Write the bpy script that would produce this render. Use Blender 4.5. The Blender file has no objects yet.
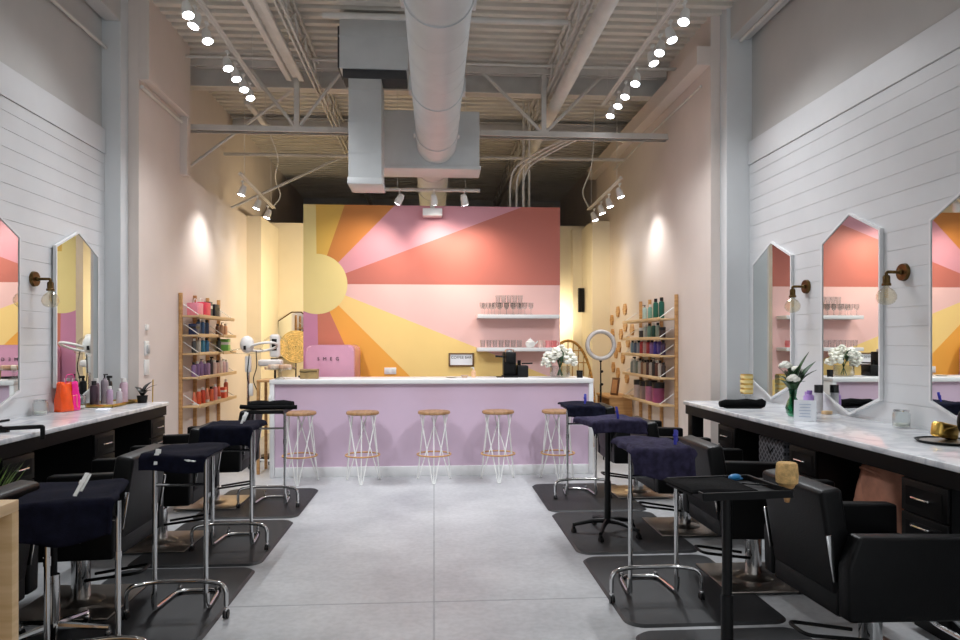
import bpy, bmesh, math, random
from mathutils import Vector, Matrix
random.seed(7)
PI = math.pi
scn = bpy.context.scene
COL = scn.collection

# ------------------------------------------------------------------ materials
def lin(c):
    return tuple(((v/255)/12.92 if v/255 <= .04045 else ((v/255+.055)/1.055)**2.4) for v in c) + (1.0,)

def mat(name, rgb, rough=.5, metal=0.0, var=0.0, scale=8.0, bump=0.0, bscale=60.0, spec=.5, emit=0.0, coat=0.0, rgb2=None, stretch=None):
    m = bpy.data.materials.new(name); m.use_nodes = True
    nt = m.node_tree; b = nt.nodes['Principled BSDF']
    b.inputs['Base Color'].default_value = lin(rgb)
    b.inputs['Roughness'].default_value = rough
    b.inputs['Metallic'].default_value = metal
    b.inputs['Specular IOR Level'].default_value = spec
    if coat: b.inputs['Coat Weight'].default_value = coat
    if emit:
        b.inputs['Emission Color'].default_value = lin(rgb); b.inputs['Emission Strength'].default_value = emit
    tc = None
    if var or bump or rgb2:
        tc = nt.nodes.new('ShaderNodeTexCoord'); mp = nt.nodes.new('ShaderNodeMapping')
        nt.links.new(tc.outputs['Object'], mp.inputs['Vector'])
        if stretch: mp.inputs['Scale'].default_value = stretch
    if var or rgb2:
        n = nt.nodes.new('ShaderNodeTexNoise'); n.inputs['Scale'].default_value = scale; n.inputs['Detail'].default_value = 6
        r = nt.nodes.new('ShaderNodeValToRGB'); nt.links.new(mp.outputs[0], n.inputs['Vector']); nt.links.new(n.outputs['Fac'], r.inputs['Fac'])
        lo = rgb2 or tuple(v*(1-var) for v in rgb); hi = rgb if rgb2 else tuple(min(255, v*(1+var)) for v in rgb)
        r.color_ramp.elements[0].position = .34; r.color_ramp.elements[1].position = .66
        r.color_ramp.elements[0].color = lin(lo); r.color_ramp.elements[1].color = lin(hi)
        nt.links.new(r.outputs['Color'], b.inputs['Base Color'])
    if bump:
        n2 = nt.nodes.new('ShaderNodeTexNoise'); n2.inputs['Scale'].default_value = bscale
        bp = nt.nodes.new('ShaderNodeBump'); bp.inputs['Strength'].default_value = bump; bp.inputs['Distance'].default_value = .01
        nt.links.new(mp.outputs[0], n2.inputs['Vector']); nt.links.new(n2.outputs['Fac'], bp.inputs['Height']); nt.links.new(bp.outputs[0], b.inputs['Normal'])
    return m

def glassmat(name, rgb, clear=.85, rough=.03):
    m = bpy.data.materials.new(name); m.use_nodes = True; nt = m.node_tree
    out = nt.nodes['Material Output']; nt.nodes.remove(nt.nodes['Principled BSDF'])
    t = nt.nodes.new('ShaderNodeBsdfTransparent'); t.inputs[0].default_value = lin(rgb)
    g = nt.nodes.new('ShaderNodeBsdfGlossy'); g.inputs['Roughness'].default_value = rough
    lw = nt.nodes.new('ShaderNodeLayerWeight'); lw.inputs['Blend'].default_value = 1-clear
    mx = nt.nodes.new('ShaderNodeMixShader')
    nt.links.new(lw.outputs['Facing'], mx.inputs[0]); nt.links.new(t.outputs[0], mx.inputs[1]); nt.links.new(g.outputs[0], mx.inputs[2])
    nt.links.new(mx.outputs[0], out.inputs[0])
    return m

def marble(name):
    m = mat(name, (240,241,243), .16)
    nt = m.node_tree; b = nt.nodes['Principled BSDF']
    tc = nt.nodes.new('ShaderNodeTexCoord'); n = nt.nodes.new('ShaderNodeTexNoise'); n.inputs['Scale'].default_value = 2.2
    n.inputs['Detail'].default_value = 9; n.inputs['Distortion'].default_value = 1.6
    r = nt.nodes.new('ShaderNodeValToRGB'); e = r.color_ramp.elements
    e[0].position = .42; e[0].color = lin((241,242,244)); e[1].position = .58; e[1].color = lin((240,241,244))
    k = e.new(.5); k.color = lin((210,213,218))
    nt.links.new(tc.outputs['Object'], n.inputs['Vector']); nt.links.new(n.outputs['Fac'], r.inputs['Fac']); nt.links.new(r.outputs['Color'], b.inputs['Base Color'])
    return m

def concrete(name):
    m = mat(name, (160,162,165), .36, spec=.45)
    nt = m.node_tree; b = nt.nodes['Principled BSDF']
    tc = nt.nodes.new('ShaderNodeTexCoord')
    n1 = nt.nodes.new('ShaderNodeTexNoise'); n1.inputs['Scale'].default_value = 1.3; n1.inputs['Detail'].default_value = 10; n1.inputs['Roughness'].default_value = .65
    r = nt.nodes.new('ShaderNodeValToRGB'); e = r.color_ramp.elements
    e[0].position = .3; e[0].color = lin((158,160,163)); e[1].position = .7; e[1].color = lin((196,197,198))
    n2 = nt.nodes.new('ShaderNodeTexNoise'); n2.inputs['Scale'].default_value = 26; n2.inputs['Detail'].default_value = 6
    r2 = nt.nodes.new('ShaderNodeValToRGB'); r2.color_ramp.elements[0].color = (.86,.86,.86,1); r2.color_ramp.elements[0].position = .35; r2.color_ramp.elements[1].position = .6
    mx = nt.nodes.new('ShaderNodeMixRGB'); mx.blend_type = 'MULTIPLY'; mx.inputs[0].default_value = .8
    nt.links.new(tc.outputs['Object'], n1.inputs['Vector']); nt.links.new(tc.outputs['Object'], n2.inputs['Vector'])
    nt.links.new(n1.outputs['Fac'], r.inputs['Fac']); nt.links.new(n2.outputs['Fac'], r2.inputs['Fac'])
    nt.links.new(r.outputs[0], mx.inputs[1]); nt.links.new(r2.outputs[0], mx.inputs[2]); nt.links.new(mx.outputs[0], b.inputs['Base Color'])
    rr = nt.nodes.new('ShaderNodeMapRange'); rr.inputs['To Min'].default_value = .28; rr.inputs['To Max'].default_value = .48
    nt.links.new(n1.outputs['Fac'], rr.inputs['Value']); nt.links.new(rr.outputs[0], b.inputs['Roughness'])
    return m

def wood(name, a, b_, scale=3.0, stretch=(1,1,12), rough=.45):
    return mat(name, a, rough, rgb2=b_, scale=scale, stretch=stretch)

K = {}
K['shiplap'] = mat('white painted boards', (212,213,214), .45, var=.012, scale=3)
K['upper'] = mat('grey painted drywall', (196,195,192), .7, var=.015, scale=2)
K['warmwall'] = mat('blush painted drywall', (226,214,206), .62, var=.012, scale=2)
K['backwall'] = mat('cream painted drywall', (238,228,206), .65, var=.012, scale=2)
K['pillar'] = mat('white painted pillar', (218,220,221), .55, var=.01, scale=2)
K['deck'] = mat('painted steel deck', (222,216,206), .55, metal=0, var=.03, scale=3)
K['steel'] = mat('painted structural steel', (214,210,204), .5, var=.03, scale=5)
K['duct'] = mat('painted duct', (206,208,208), .42, metal=0, var=.02, scale=4)
K['ductdark'] = mat('dark duct gasket', (58,58,60), .6, var=.05)
K['floor'] = concrete('polished concrete')
K['joint'] = mat('concrete joint', (156,158,160), .7, var=.05)
K['white'] = mat('white laminate', (226,226,226), .35, var=.008)
K['whiteplas'] = mat('white plastic', (235,235,232), .35, var=.01)
K['lilac'] = mat('lilac painted panel', (208,183,203), .42, var=.01, scale=2)
K['black'] = mat('black laminate', (9,9,10), .45, var=.1, scale=5, spec=.22)
K['leather'] = mat('black upholstery', (7,7,8), .42, var=.12, scale=12, bump=.12, bscale=160, spec=.2)
K['leathertop'] = K['leather']
K['rubber'] = mat('black rubber mat', (34,35,37), .5, var=.08, scale=10, bump=.2, bscale=220, spec=.45)
K['blackplas'] = mat('black plastic', (12,12,13), .45, var=.1, scale=14, spec=.25)
K['blackmetal'] = mat('black powder coated steel', (13,13,14), .45, var=.08, scale=10, spec=.25)
K['towelnavy'] = mat('dark navy towel', (19,20,34), .95, var=.15, scale=30, bump=.5, bscale=260, spec=.1)
K['towelplum'] = mat('plum navy towel', (54,50,72), .92, var=.15, scale=30, bump=.5, bscale=260, spec=.1)
K['towelblack'] = mat('black towel', (16,16,17), .95, var=.2, scale=30, bump=.5, bscale=260, spec=.1)
K['chrome'] = mat('chrome', (214,214,214), .12, metal=1, var=.02)
K['brushed'] = mat('polished steel plate', (196,186,176), .28, metal=1, var=.05, scale=3)
K['marble'] = marble('white veined marble')
K['mirror'] = mat('mirror glass', (232,236,234), .01, metal=1)
K['oak'] = wood('honey oak', (206,160,104), (176,128,78))
K['oakedge'] = wood('pale birch', (222,190,146), (203,168,120))
K['seatwood'] = wood('walnut stained seat', (168,128,86), (128,94,60), stretch=(8,1,1))
K['brass'] = mat('aged brass', (96,76,46), .35, metal=1, var=.15, scale=20)
K['gold'] = mat('gold metal', (214,176,92), .28, metal=1, var=.06, scale=20)
K['glass'] = glassmat('clear glass', (246,248,248), .82)
K['amber'] = glassmat('tinted bulb glass', (252,247,234), .82)
K['greenglass'] = glassmat('green glass', (150,212,188), .8)
K['led'] = mat('lit lamp face', (246,248,255), .5, emit=30)
K['leaf'] = mat('dark green leaf', (38,70,34), .45, var=.3, scale=14)
K['grass'] = mat('grass blade', (98,124,54), .5, var=.35, scale=20)
K['petal'] = mat('cream petal', (240,238,226), .6, var=.04, scale=20)
K['rattan'] = mat('rattan', (186,136,64), .55, var=.2, scale=30)
K['straw'] = mat('pale straw', (222,196,138), .7, var=.12, scale=30)
K['kraft'] = mat('kraft cardboard', (150,124,78), .7, var=.08, scale=12)
K['paper'] = mat('white card', (238,241,246), .6, var=.01)
K['print'] = mat('printed grey ink', (168,182,206), .6)
K['ink'] = mat('black ink', (28,26,28), .6)
K['fridge'] = mat('pink enamel', (208,148,170), .22, coat=.4, var=.01)
K['spongetan'] = mat('tan bristles', (212,172,112), .85, var=.12, scale=40, bump=.5, bscale=300)
K['pinkbag'] = mat('dusty pink cloth', (190,132,108), .7, var=.14, scale=6)
K['navyclip'] = mat('blue clip', (34,38,150), .4, var=.05)
K['cyan'] = mat('blue comb plastic', (40,130,190), .35, var=.1)
# mural paints
MUR = dict(sun=(240,222,150), mustard=(226,184,84), burnt=(206,132,62), mauve=(216,152,164), rose=(194,112,98), blush=(240,196,190),
           yellow=(248,214,136), orange=(244,174,70), terra=(206,124,98), orchid=(204,138,168))
for k, v in MUR.items(): K['m_'+k] = mat('mural '+k, v, .5, var=.008, scale=2)
_cm = {}
def colmat(name, rgb, rough=.35):
    key = (name, rgb)
    if key not in _cm: _cm[key] = mat(name, rgb, rough, var=.04, scale=16)
    return _cm[key]

# ------------------------------------------------------------------ mesh helpers
class MB:
    def __init__(s): s.bm = bmesh.new(); s.mi = 0
    def _tag(s, before):
        for f in s.bm.faces:
            if f.index == -1 or f not in before: pass
    def mark(s, faces):
        for f in faces: f.material_index = s.mi
    def box(s, c, d, bevel=0, seg=2, rot=None):
        r = bmesh.ops.create_cube(s.bm, size=1); vs = r['verts']
        M = Matrix.Translation(Vector(c))
        if rot is not None: M = M @ rot
        M = M @ Matrix.Diagonal((d[0], d[1], d[2], 1))
        bmesh.ops.transform(s.bm, matrix=M, verts=vs)
        if bevel:
            es = list({e for v in vs for e in v.link_edges})
            q = bmesh.ops.bevel(s.bm, geom=es, offset=bevel, segments=seg, affect='EDGES', profile=.5, clamp_overlap=True)
            fs = set(q['faces']) | {f for v in q['verts'] for f in v.link_faces}
        else: fs = {f for v in vs for f in v.link_faces}
        s.mark(fs); return s
    def b(s, x0, x1, y0, y1, z0, z1, bevel=0, seg=2):
        return s.box(((x0+x1)/2, (y0+y1)/2, (z0+z1)/2), (abs(x1-x0), abs(y1-y0), abs(z1-z0)), bevel, seg)
    def ring(s, c, ax, r, n, ref=None):
        ax = ax.normalized(); a = ref or (Vector((0,0,1)) if abs(ax.z) < .9 else Vector((1,0,0)))
        x = a.cross(ax).normalized(); y = ax.cross(x)
        return [s.bm.verts.new(c + r*(math.cos(t)*x + math.sin(t)*y)) for t in (2*PI*i/n for i in range(n))]
    def bridge(s, A, B):
        n = len(A); fs = []
        for i in range(n): fs.append(s.bm.faces.new((A[i], A[(i+1)%n], B[(i+1)%n], B[i])))
        s.mark(fs)
    def cyl(s, p0, p1, r0, r1=None, n=16, caps=True):
        p0 = Vector(p0); p1 = Vector(p1); r1 = r0 if r1 is None else r1
        A = s.ring(p0, p1-p0, r0, n); B = s.ring(p1, p1-p0, r1, n); s.bridge(A, B)
        if caps: s.mark([s.bm.faces.new(A[::-1]), s.bm.faces.new(B)])
        return s
    def tube(s, pts, r, n=8, closed=False, radii=None):
        pts = [Vector(p) for p in pts]; m = len(pts); R = []
        up = None
        for i, p in enumerate(pts):
            if closed: t = (pts[(i+1)%m]-pts[i-1]).normalized()
            else: t = (pts[min(i+1, m-1)]-pts[max(i-1, 0)]).normalized()
            if up is None: up = Vector((0,0,1)) if abs(t.z) < .9 else Vector((1,0,0))
            x = (up - t*up.dot(t)).normalized(); up = x; y = t.cross(x)
            rr = radii[i] if radii else r
            R.append([s.bm.verts.new(p + rr*(math.cos(a)*x + math.sin(a)*y)) for a in (2*PI*k/n for k in range(n))])
        for i in range(m-1): s.bridge(R[i], R[i+1])
        if closed: s.bridge(R[-1], R[0])
        else: s.mark([s.bm.faces.new(R[0][::-1]), s.bm.faces.new(R[-1])])
        return s
    def lathe(s, prof, c=(0,0,0), n=20, M=None):
        c = Vector(c); R = []
        for r, z in prof:
            if r < 1e-5: R.append([s.bm.verts.new(c+Vector((0,0,z)))])
            else: R.append([s.bm.verts.new(c+Vector((r*math.cos(2*PI*k/n), r*math.sin(2*PI*k/n), z))) for k in range(n)])
        fs = []
        for A, B in zip(R, R[1:]):
            if len(A) == 1 and len(B) == 1: continue
            for k in range(n):
                k2 = (k+1)%n
                if len(A) == 1: fs.append(s.bm.faces.new((A[0], B[k2], B[k])))
                elif len(B) == 1: fs.append(s.bm.faces.new((A[k], A[k2], B[0])))
                else: fs.append(s.bm.faces.new((A[k], A[k2], B[k2], B[k])))
        if len(R[0]) > 1: fs.append(s.bm.faces.new(R[0][::-1]))
        if len(R[-1]) > 1: fs.append(s.bm.faces.new(R[-1]))
        s.mark(fs)
        if M is not None: bmesh.ops.transform(s.bm, matrix=M, verts=[v for r in R for v in r])
        return s
    def sphere(s, c, r, sc=(1,1,1), u=16, v=10, rot=None):
        q = bmesh.ops.create_uvsphere(s.bm, u_segments=u, v_segments=v, radius=r)
        M = Matrix.Translation(Vector(c))
        if rot is not None: M = M @ rot
        bmesh.ops.transform(s.bm, matrix=M @ Matrix.Diagonal((sc[0],sc[1],sc[2],1)), verts=q['verts'])
        s.mark({f for w in q['verts'] for f in w.link_faces}); return s
    def prism(s, poly, fn, t):                       # poly in 2D, fn(a,b,t)->xyz, extruded over t=(t0,t1)
        A = [s.bm.verts.new(fn(a, b, t[0])) for a, b in poly]; B = [s.bm.verts.new(fn(a, b, t[1])) for a, b in poly]
        s.bridge(A, B); s.mark([s.bm.faces.new(A[::-1]), s.bm.faces.new(B)]); return s
    def grid(s, fn, nu, nv):
        V = [[s.bm.verts.new(fn(i/nu, j/nv)) for j in range(nv+1)] for i in range(nu+1)]
        s.mark([s.bm.faces.new((V[i][j], V[i+1][j], V[i+1][j+1], V[i][j+1])) for i in range(nu) for j in range(nv)]); return s
    def build(s, name, mats, parent=None, smooth=40, loc=None, rz=0.0, solid=0):
        bmesh.ops.recalc_face_normals(s.bm, faces=s.bm.faces)
        me = bpy.data.meshes.new(name); s.bm.to_mesh(me); s.bm.free()
        for m in (mats if isinstance(mats, (list, tuple)) else [mats]): me.materials.append(m)
        if smooth:
            me.polygons.foreach_set('use_smooth', [True]*len(me.polygons)); me.set_sharp_from_angle(angle=math.radians(smooth))
        o = bpy.data.objects.new(name, me); COL.objects.link(o)
        if parent: o.parent = parent
        if loc is not None: o.location = loc
        o.rotation_euler.z = rz
        if solid:
            sd = o.modifiers.new('thickness', 'SOLIDIFY'); sd.thickness = solid; sd.offset = 0
        return o

def fillet(pts, r, k=5):
    pts = [Vector(p) for p in pts]; out = [pts[0]]
    for i in range(1, len(pts)-1):
        a, p, b = pts[i-1], pts[i], pts[i+1]
        d1 = (a-p); d2 = (b-p); q = min(r, d1.length*.49, d2.length*.49)
        s0 = p+d1.normalized()*q; s1 = p+d2.normalized()*q
        for j in range(k+1):
            t = j/k; out.append((1-t)**2*s0 + 2*t*(1-t)*p + t*t*s1)
    out.append(pts[-1]); return out

def tag(o, label, cat, group=None, kind=None):
    o['label'] = label; o['category'] = cat
    if group: o['group'] = group
    if kind: o['kind'] = kind
    return o
def thing(name, label, cat, loc=(0,0,0), rz=0.0, group=None):
    o = bpy.data.objects.new(name, None); COL.objects.link(o); o.empty_display_size = .1
    o.location = loc; o.rotation_euler.z = rz
    return tag(o, label, cat, group)
def struct(o, label, cat):
    return tag(o, label, cat, None, 'structure')
def copy_tree(o, parent=None):
    c = o.copy(); COL.objects.link(c); c.parent = parent
    for ch in list(o.children): copy_tree(ch, c)
    return c
def dup(o, label, loc, rz=0.0):
    c = copy_tree(o); c['label'] = label; c.location = loc; c.rotation_euler.z = rz
    return c
def part(mb, name, m, parent, **kw): return mb.build(name, m, parent, **kw)
ORD = ['first','second','third','fourth','fifth','sixth','seventh','eighth','ninth','tenth','eleventh','twelfth','thirteenth','fourteenth']

# ------------------------------------------------------------------ camera
cam = bpy.data.cameras.new('camera'); co = bpy.data.objects.new('camera', cam); COL.objects.link(co); scn.camera = co
cam.sensor_width = 36; cam.lens = 690/960*36; cam.shift_y = 22/960; cam.clip_start = .05
co.location = (0,0,1.51); co.rotation_euler = (PI/2, 0, -math.atan(46/690))

# ------------------------------------------------------------------ setting
XL, XR = -3.20, 3.26            # board-clad walls
YL, YR = 6.95, 6.95             # where the pillars begin
RL, RR = -2.95, 2.92            # side walls further back
Y0 = -3.0
m = MB(); m.b(-4.2, 4.2, Y0, 17, -.12, 0)
struct(m.build('floor', K['floor'], smooth=0), 'grey polished concrete floor of the salon', 'floor')
m = MB()
m.b(-.006, .006, Y0, 7.8, -.01, .0008)
for y in (4.02, 1.4): m.b(-2.5, 2.5, y-.005, y+.005, -.01, .0008)
struct(m.build('trim_1', K['joint'], smooth=0), 'thin control joints sawn in the concrete floor', 'floor joint')

def boards(x, s, y0, y1, name, side):
    m = MB(); h = .135; z = .0; top = 3.34
    while z < top-.02:
        z1 = min(z+h, top)
        m.b(x, x+s*.018, y0, y1, z, z1-.0035, bevel=.001, seg=1); z += h
    m.b(x+s*.004, x+s*.12, y0, y1, 0, top)
    struct(m.build(name, K['shiplap'], smooth=0), 'white horizontal board cladding on the '+side, 'wall')
boards(XL, -1, Y0, YL, 'wall_left', 'wall behind the counter with the orange bag')
boards(XR, 1, Y0, YR, 'wall_right', 'wall behind the counter with the flower vase')
for i, (x, s, y1, nm) in enumerate(((XL,-1,YL,'orange bag'), (XR,1,YR,'flower vase'))):
    m = MB(); m.b(x+s*.03, x+s*.15, Y0, y1, 3.34, 5.2)
    struct(m.build('wall_left_upper' if s < 0 else 'wall_right_upper', K['upper'], smooth=0), 'grey upper drywall above the boards on the %s side' % nm, 'wall')
    m = MB(); m.b(x-s*.012, x+s*.05, Y0, y1, 3.34, 3.58, bevel=.004)
    struct(m.build('trim_%d' % (2+i), K['shiplap'], smooth=0), 'wide white cap board on top of the boards, %s side' % nm, 'trim')
# pillars
m = MB(); m.b(XL-.1, -3.05, YL, 7.12, 0, 5.1, bevel=.004)
struct(m.build('trim_4', K['pillar'], smooth=0), 'white pillar at the end of the orange bag counter', 'pillar')
m = MB(); m.b(3.02, XR+.1, YR, 7.12, 0, 5.1, bevel=.004)
struct(m.build('trim_5', K['pillar'], smooth=0), 'white pillar at the end of the flower vase counter', 'pillar')
# rear side walls
m = MB(); m.b(RL-.12, RL, 7.12, 8.3, 0, 5.1); m.b(RL-.12, RL, 8.3, 12.3, 0, 3.5); m.b(RL-.3, RL-.14, 8.3, 17, 0, 5.1)
struct(m.build('wall_left_rear', K['warmwall'], smooth=0), 'blush side wall behind the steamer and product rack', 'wall')
m = MB(); m.b(RR, RR+.12, 7.12, 8.5, 0, 5.1); m.b(RR, RR+.12, 8.5, 12.3, 0, 4.6); m.b(RR+.14, RR+.3, 8.5, 17, 0, 5.1)
struct(m.build('wall_right_rear', K['warmwall'], smooth=0), 'blush side wall behind the rack with wooden hexagons', 'wall')
m = MB(); m.b(RL, RL+.10, 7.12, 8.28, 4.14, 5.1, bevel=.004); m.b(RL-.02, RL+.08, 8.25, 8.36, 3.46, 4.9, bevel=.004)
struct(m.build('trim_6', K['warmwall'], smooth=0), 'drywall bulkhead and post high on the steamer side wall', 'bulkhead')
m = MB(); m.b(RR-.15, RR, 7.12, 12.3, 4.44, 4.64, bevel=.004)
struct(m.build('trim_7', K['warmwall'], smooth=0), 'drywall bulkhead running high above the hexagon side wall', 'bulkhead')
m = MB(); m.b(XL, XL+.15, Y0, 6.95, 4.64, 5.1, bevel=.004)
struct(m.build('trim_8', K['upper'], smooth=0), 'soffit at the ceiling above the orange bag counter', 'beam')
m = MB(); m.b(XR-.2, XR, Y0, 6.95, 4.64, 5.1, bevel=.004)
struct(m.build('trim_9', K['upper'], smooth=0), 'soffit at the ceiling above the flower vase counter', 'beam')
# back wall and its pillars
m = MB(); m.b(-3.3, 3.3, 12.3, 12.45, 0, 3.6)
struct(m.build('wall_back', K['backwall'], smooth=0), 'cream back wall behind the mural partition', 'wall')
m = MB(); m.b(-3.0, -2.72, 11.1, 12.3, 0, 3.5, bevel=.004); m.b(2.62, 2.95, 11.3, 12.3, 0, 3.52, bevel=.004); m.b(2.46, 2.62, 12.1, 12.3, 0, 3.52)
struct(m.build('trim_10', K['backwall'], smooth=0), 'cream wall pilasters in both rear corners', 'pilaster')
m = MB(); m.b(-3.4, 3.4, 16.6, 16.75, 0, 5.1)
struct(m.build('wall_rear_void', K['upper'], smooth=0), 'far wall in the dark roof void', 'wall')

# ceiling deck: trapezoid ribs running across the room
def deck(y0, y1, z0, z1):
    m = MB(); per = .165; y = y0; prof = []
    while y < y1:
        t = (y-y0)/(y1-y0); z = z0+(z1-z0)*t
        prof += [(y, z), (y+.075, z), (y+.088, z+.06), (y+.152, z+.06)]; y += per
    V = [[m.bm.verts.new((x, a, b)) for a, b in prof] for x in (-3.6, 3.45)]
    T = [[m.bm.verts.new((x, a, zz+.2)) for a, zz in ((prof[0][0], z0), (prof[-1][0], z1))] for x in (-3.6, 3.45)]
    m.mark([m.bm.faces.new((V[0][i], V[1][i], V[1][i+1], V[0][i+1])) for i in range(len(prof)-1)])
    m.mark([m.bm.faces.new((T[0][0], T[1][0], T[1][1], T[0][1]))])
    return m
struct(deck(Y0, 17, 5.0, 4.92).build('ceiling', K['deck'], smooth=0), 'corrugated painted steel deck over the salon', 'ceiling')

# roof beams
def ibeam(m, y, z0, z1, x0=-3.4, x1=3.3, w=.16):
    m.b(x0, x1, y-w/2, y+w/2, z0, z0+.018); m.b(x0, x1, y-w/2, y+w/2, z1-.018, z1); m.b(x0, x1, y-.008, y+.008, z0, z1)
for i, (y, z0, z1) in enumerate(((8.72, 4.64, 4.92), (10.7, 4.70, 4.91))):
    m = MB(); ibeam(m, y, z0, z1, -3.05, 3.02)
    struct(m.build('roof_beam', K['steel'], smooth=0), ['steel roof beam just behind the girder truss', 'steel roof beam over the rear wall void'][i], 'beam')
# girder truss across the room
m = MB(); zb, zt, yy = 4.04, 4.82, 8.5
for dy in (-.045, .02):
    m.b(-3.0, 2.96, yy+dy, yy+dy+.028, zb, zb+.075); m.b(-2.9, 2.9, yy+dy, yy+dy+.028, zt, zt+.075)
m.b(-3.0, 2.96, yy-.07, yy-.017, zb, zb+.012); m.b(-3.0, 2.96, yy+.02, yy+.075, zb, zb+.012)
xs = [-2.95, -1.70, -.45, .45, 1.42, 2.9]
for x in (-1.66, 1.36): m.b(x-.03, x+.03, yy-.03, yy+.03, zb+.06, zt)
for x0, x1 in ((-1.66,-2.25), (-1.66,-1.1), (1.36,2.1), (1.36,.6)):
    m.cyl((x0, yy, zb+.05), (x1, yy, zt+.02), .022, n=8)
struct(m.build('roof_truss', K['steel']), 'white steel girder truss crossing the salon in front of the bar', 'truss')
# lattice joists running to the back
def joist(x, y0, y1, za, zb_, d, name, label):
    m = MB(); z = lambda y: za+(zb_-za)*(y-y0)/(y1-y0)
    for dz in (0, d):
        for dx in (-.035, .018): 
            A = [(x+dx, y0, z(y0)+dz), (x+dx+.018, y0, z(y0)+dz), (x+dx+.018, y0, z(y0)+dz+.045), (x+dx, y0, z(y0)+dz+.045)]
            B = [(a, y1, b-z(y0)+z(y1)) for a, _, b in A]
            VA = [m.bm.verts.new(p) for p in A]; VB = [m.bm.verts.new(p) for p in B]; m.bridge(VA, VB)
    pts = []; y = y0+.1; k = 0
    while y < y1: pts.append((x, y, z(y)+(d if k % 2 else .03))); y += .27; k += 1
    m.tube(pts, .011, n=6)
    struct(m.build(name, K['steel']), label, 'joist')
joist(-1.42, 3, 16.4, 4.60, 4.58, .28, 'roof_joist', 'lattice steel joist beside the hanging strip channel')
joist(1.42, 3, 16.4, 4.60, 4.58, .28, 'roof_joist', 'lattice steel joist beside the fat round pipe')

# mural partition --------------------------------------------------------
MX0, MX1, MY, MZ = -1.75, 1.73, 9.4, 3.36
m = MB(); m.b(MX0, MX1, MY+.002, MY+.2, 0, MZ)
C = Vector((-1.57, 2.29))
rays = [(0.0,'mustard'),(90-71.5,'burnt')]
def ang(x, z): return math.degrees(math.atan2(x-C.x, z-C.y)) % 360      # clockwise from straight up
bounds = [(359.2,'mustard'), (ang(-1.2,3.36),'burnt'), (ang(-.57,3.32),'mauve'), (ang(1.18,3.35),'rose'), (90.0,'blush'),
          (ang(.49,1.47),'yellow'), (ang(-.3,1.02),'orange'), (ang(-1.2,1.47),'terra'), (179.0,'orchid'), (268,'sun')]
names = list(dict.fromkeys([b[1] for b in bounds])); mats = [K['white']]+[K['m_'+n] for n in names]
def clip(poly, n, c):                              # keep n.p <= c
    out = []
    for i in range(len(poly)):
        p, q = poly[i], poly[(i+1)%len(poly)]; dp, dq = n.dot(p)-c, n.dot(q)-c
        if dp <= 0: out.append(p)
        if dp*dq < 0: out.append(p+(q-p)*(dp/(dp-dq)))
    return out
bs = sorted((a-360 if a > 300 else a, n) for a, n in bounds)
rect = [Vector(p) for p in ((MX0,0),(MX1,0),(MX1,MZ),(MX0,MZ))]
for i, (a, nme) in enumerate(bs):
    a2 = bs[(i+1)%len(bs)][0] + (360 if i == len(bs)-1 else 0)
    d1 = Vector((math.sin(math.radians(a)), math.cos(math.radians(a)))); d2 = Vector((math.sin(math.radians(a2)), math.cos(math.radians(a2))))
    n1 = Vector((-d1.y, d1.x)); n2 = Vector((d2.y, -d2.x))       # inside: clockwise of d1, counterclockwise of d2
    poly = clip(clip(rect, n1, n1.dot(C)), n2, n2.dot(C))
    if len(poly) >= 3:
        m.mi = 1+names.index(nme); m.mark([m.bm.faces.new([m.bm.verts.new((p.x, MY, p.y)) for p in poly])])
R = .405; disc = [C+Vector((R*math.sin(t), R*math.cos(t))) for t in (2*PI*k/96 for k in range(96))]
disc = clip(disc, Vector((-1,0)), -MX0)
m.mi = 1+names.index('sun'); m.mark([m.bm.faces.new([m.bm.verts.new((p.x, MY-.0015, p.y)) for p in disc])])
me = bpy.data.meshes.new('wall_mural'); m.bm.to_mesh(me); m.bm.free()
for q in mats: me.materials.append(q)
o = bpy.data.objects.new('wall_mural', me); COL.objects.link(o)
struct(o, 'partition wall with a sunburst mural in pink, orange and yellow', 'wall')

# ------------------------------------------------------------------ bar
t = thing('bar_counter', 'long lilac bar counter with a white top and white end panels', 'bar counter', (0,7.8,0))
m = MB(); m.b(-1.82, 1.82, -.02, .62, 1.04, 1.09, bevel=.004); part(m, 'countertop', K['white'], t)
for x in (-1.82, 1.77): m = MB(); m.b(x, x+.05, -.015, .6, 0, 1.04, bevel=.003); part(m, 'end_panel', K['white'], t)
m = MB(); m.b(-1.77, 1.77, .03, .07, .1, 1.04); part(m, 'front_panel', K['lilac'], t)
m = MB(); m.b(-1.77, 1.77, .015, .07, 0, .11, bevel=.003); part(m, 'kickboard', K['white'], t)
m = MB(); m.b(-1.77, 1.77, .3, .56, .6, .63); part(m, 'shelf', K['white'], t)

# stools
def make_stool():
    t = thing('bar_stool', '', 'stool', (0,0,0), 0, 'stools along the lilac bar')
    m = MB(); m.lathe([(0,.728),(.165,.728),(.176,.734),(.176,.752),(.170,.76),(0,.76)], n=32); part(m, 'seat', K['seatwood'], t)
    for k in range(3):
        a = -PI/2 + k*2*PI/3; d = Vector((math.cos(a), math.sin(a), 0)); s = Vector((-d.y, d.x, 0))
        m = MB(); foot = d*.205+Vector((0,0,.008))
        for q in (-1, 0, 1):
            top = d*(.035 if q else .13)+s*(.145*q)+Vector((0,0,.728))
            m.tube([top, foot+s*(.012*q)], .0064, n=6)
        m.tube([d*.035+s*-.145+Vector((0,0,.726)), d*.035+s*.145+Vector((0,0,.726))], .008, n=6)
        m.sphere(foot, .012, (1.4,1,.6), 8, 6)
        part(m, 'hairpin_leg', K['whiteplas'], t)
    m = MB(); m.tube([(.182*math.cos(2*PI*k/32), .182*math.sin(2*PI*k/32), .29) for k in range(32)], .009, closed=True); part(m, 'foot_ring', K['oak'], t)
    return t
st = make_stool()
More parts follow.
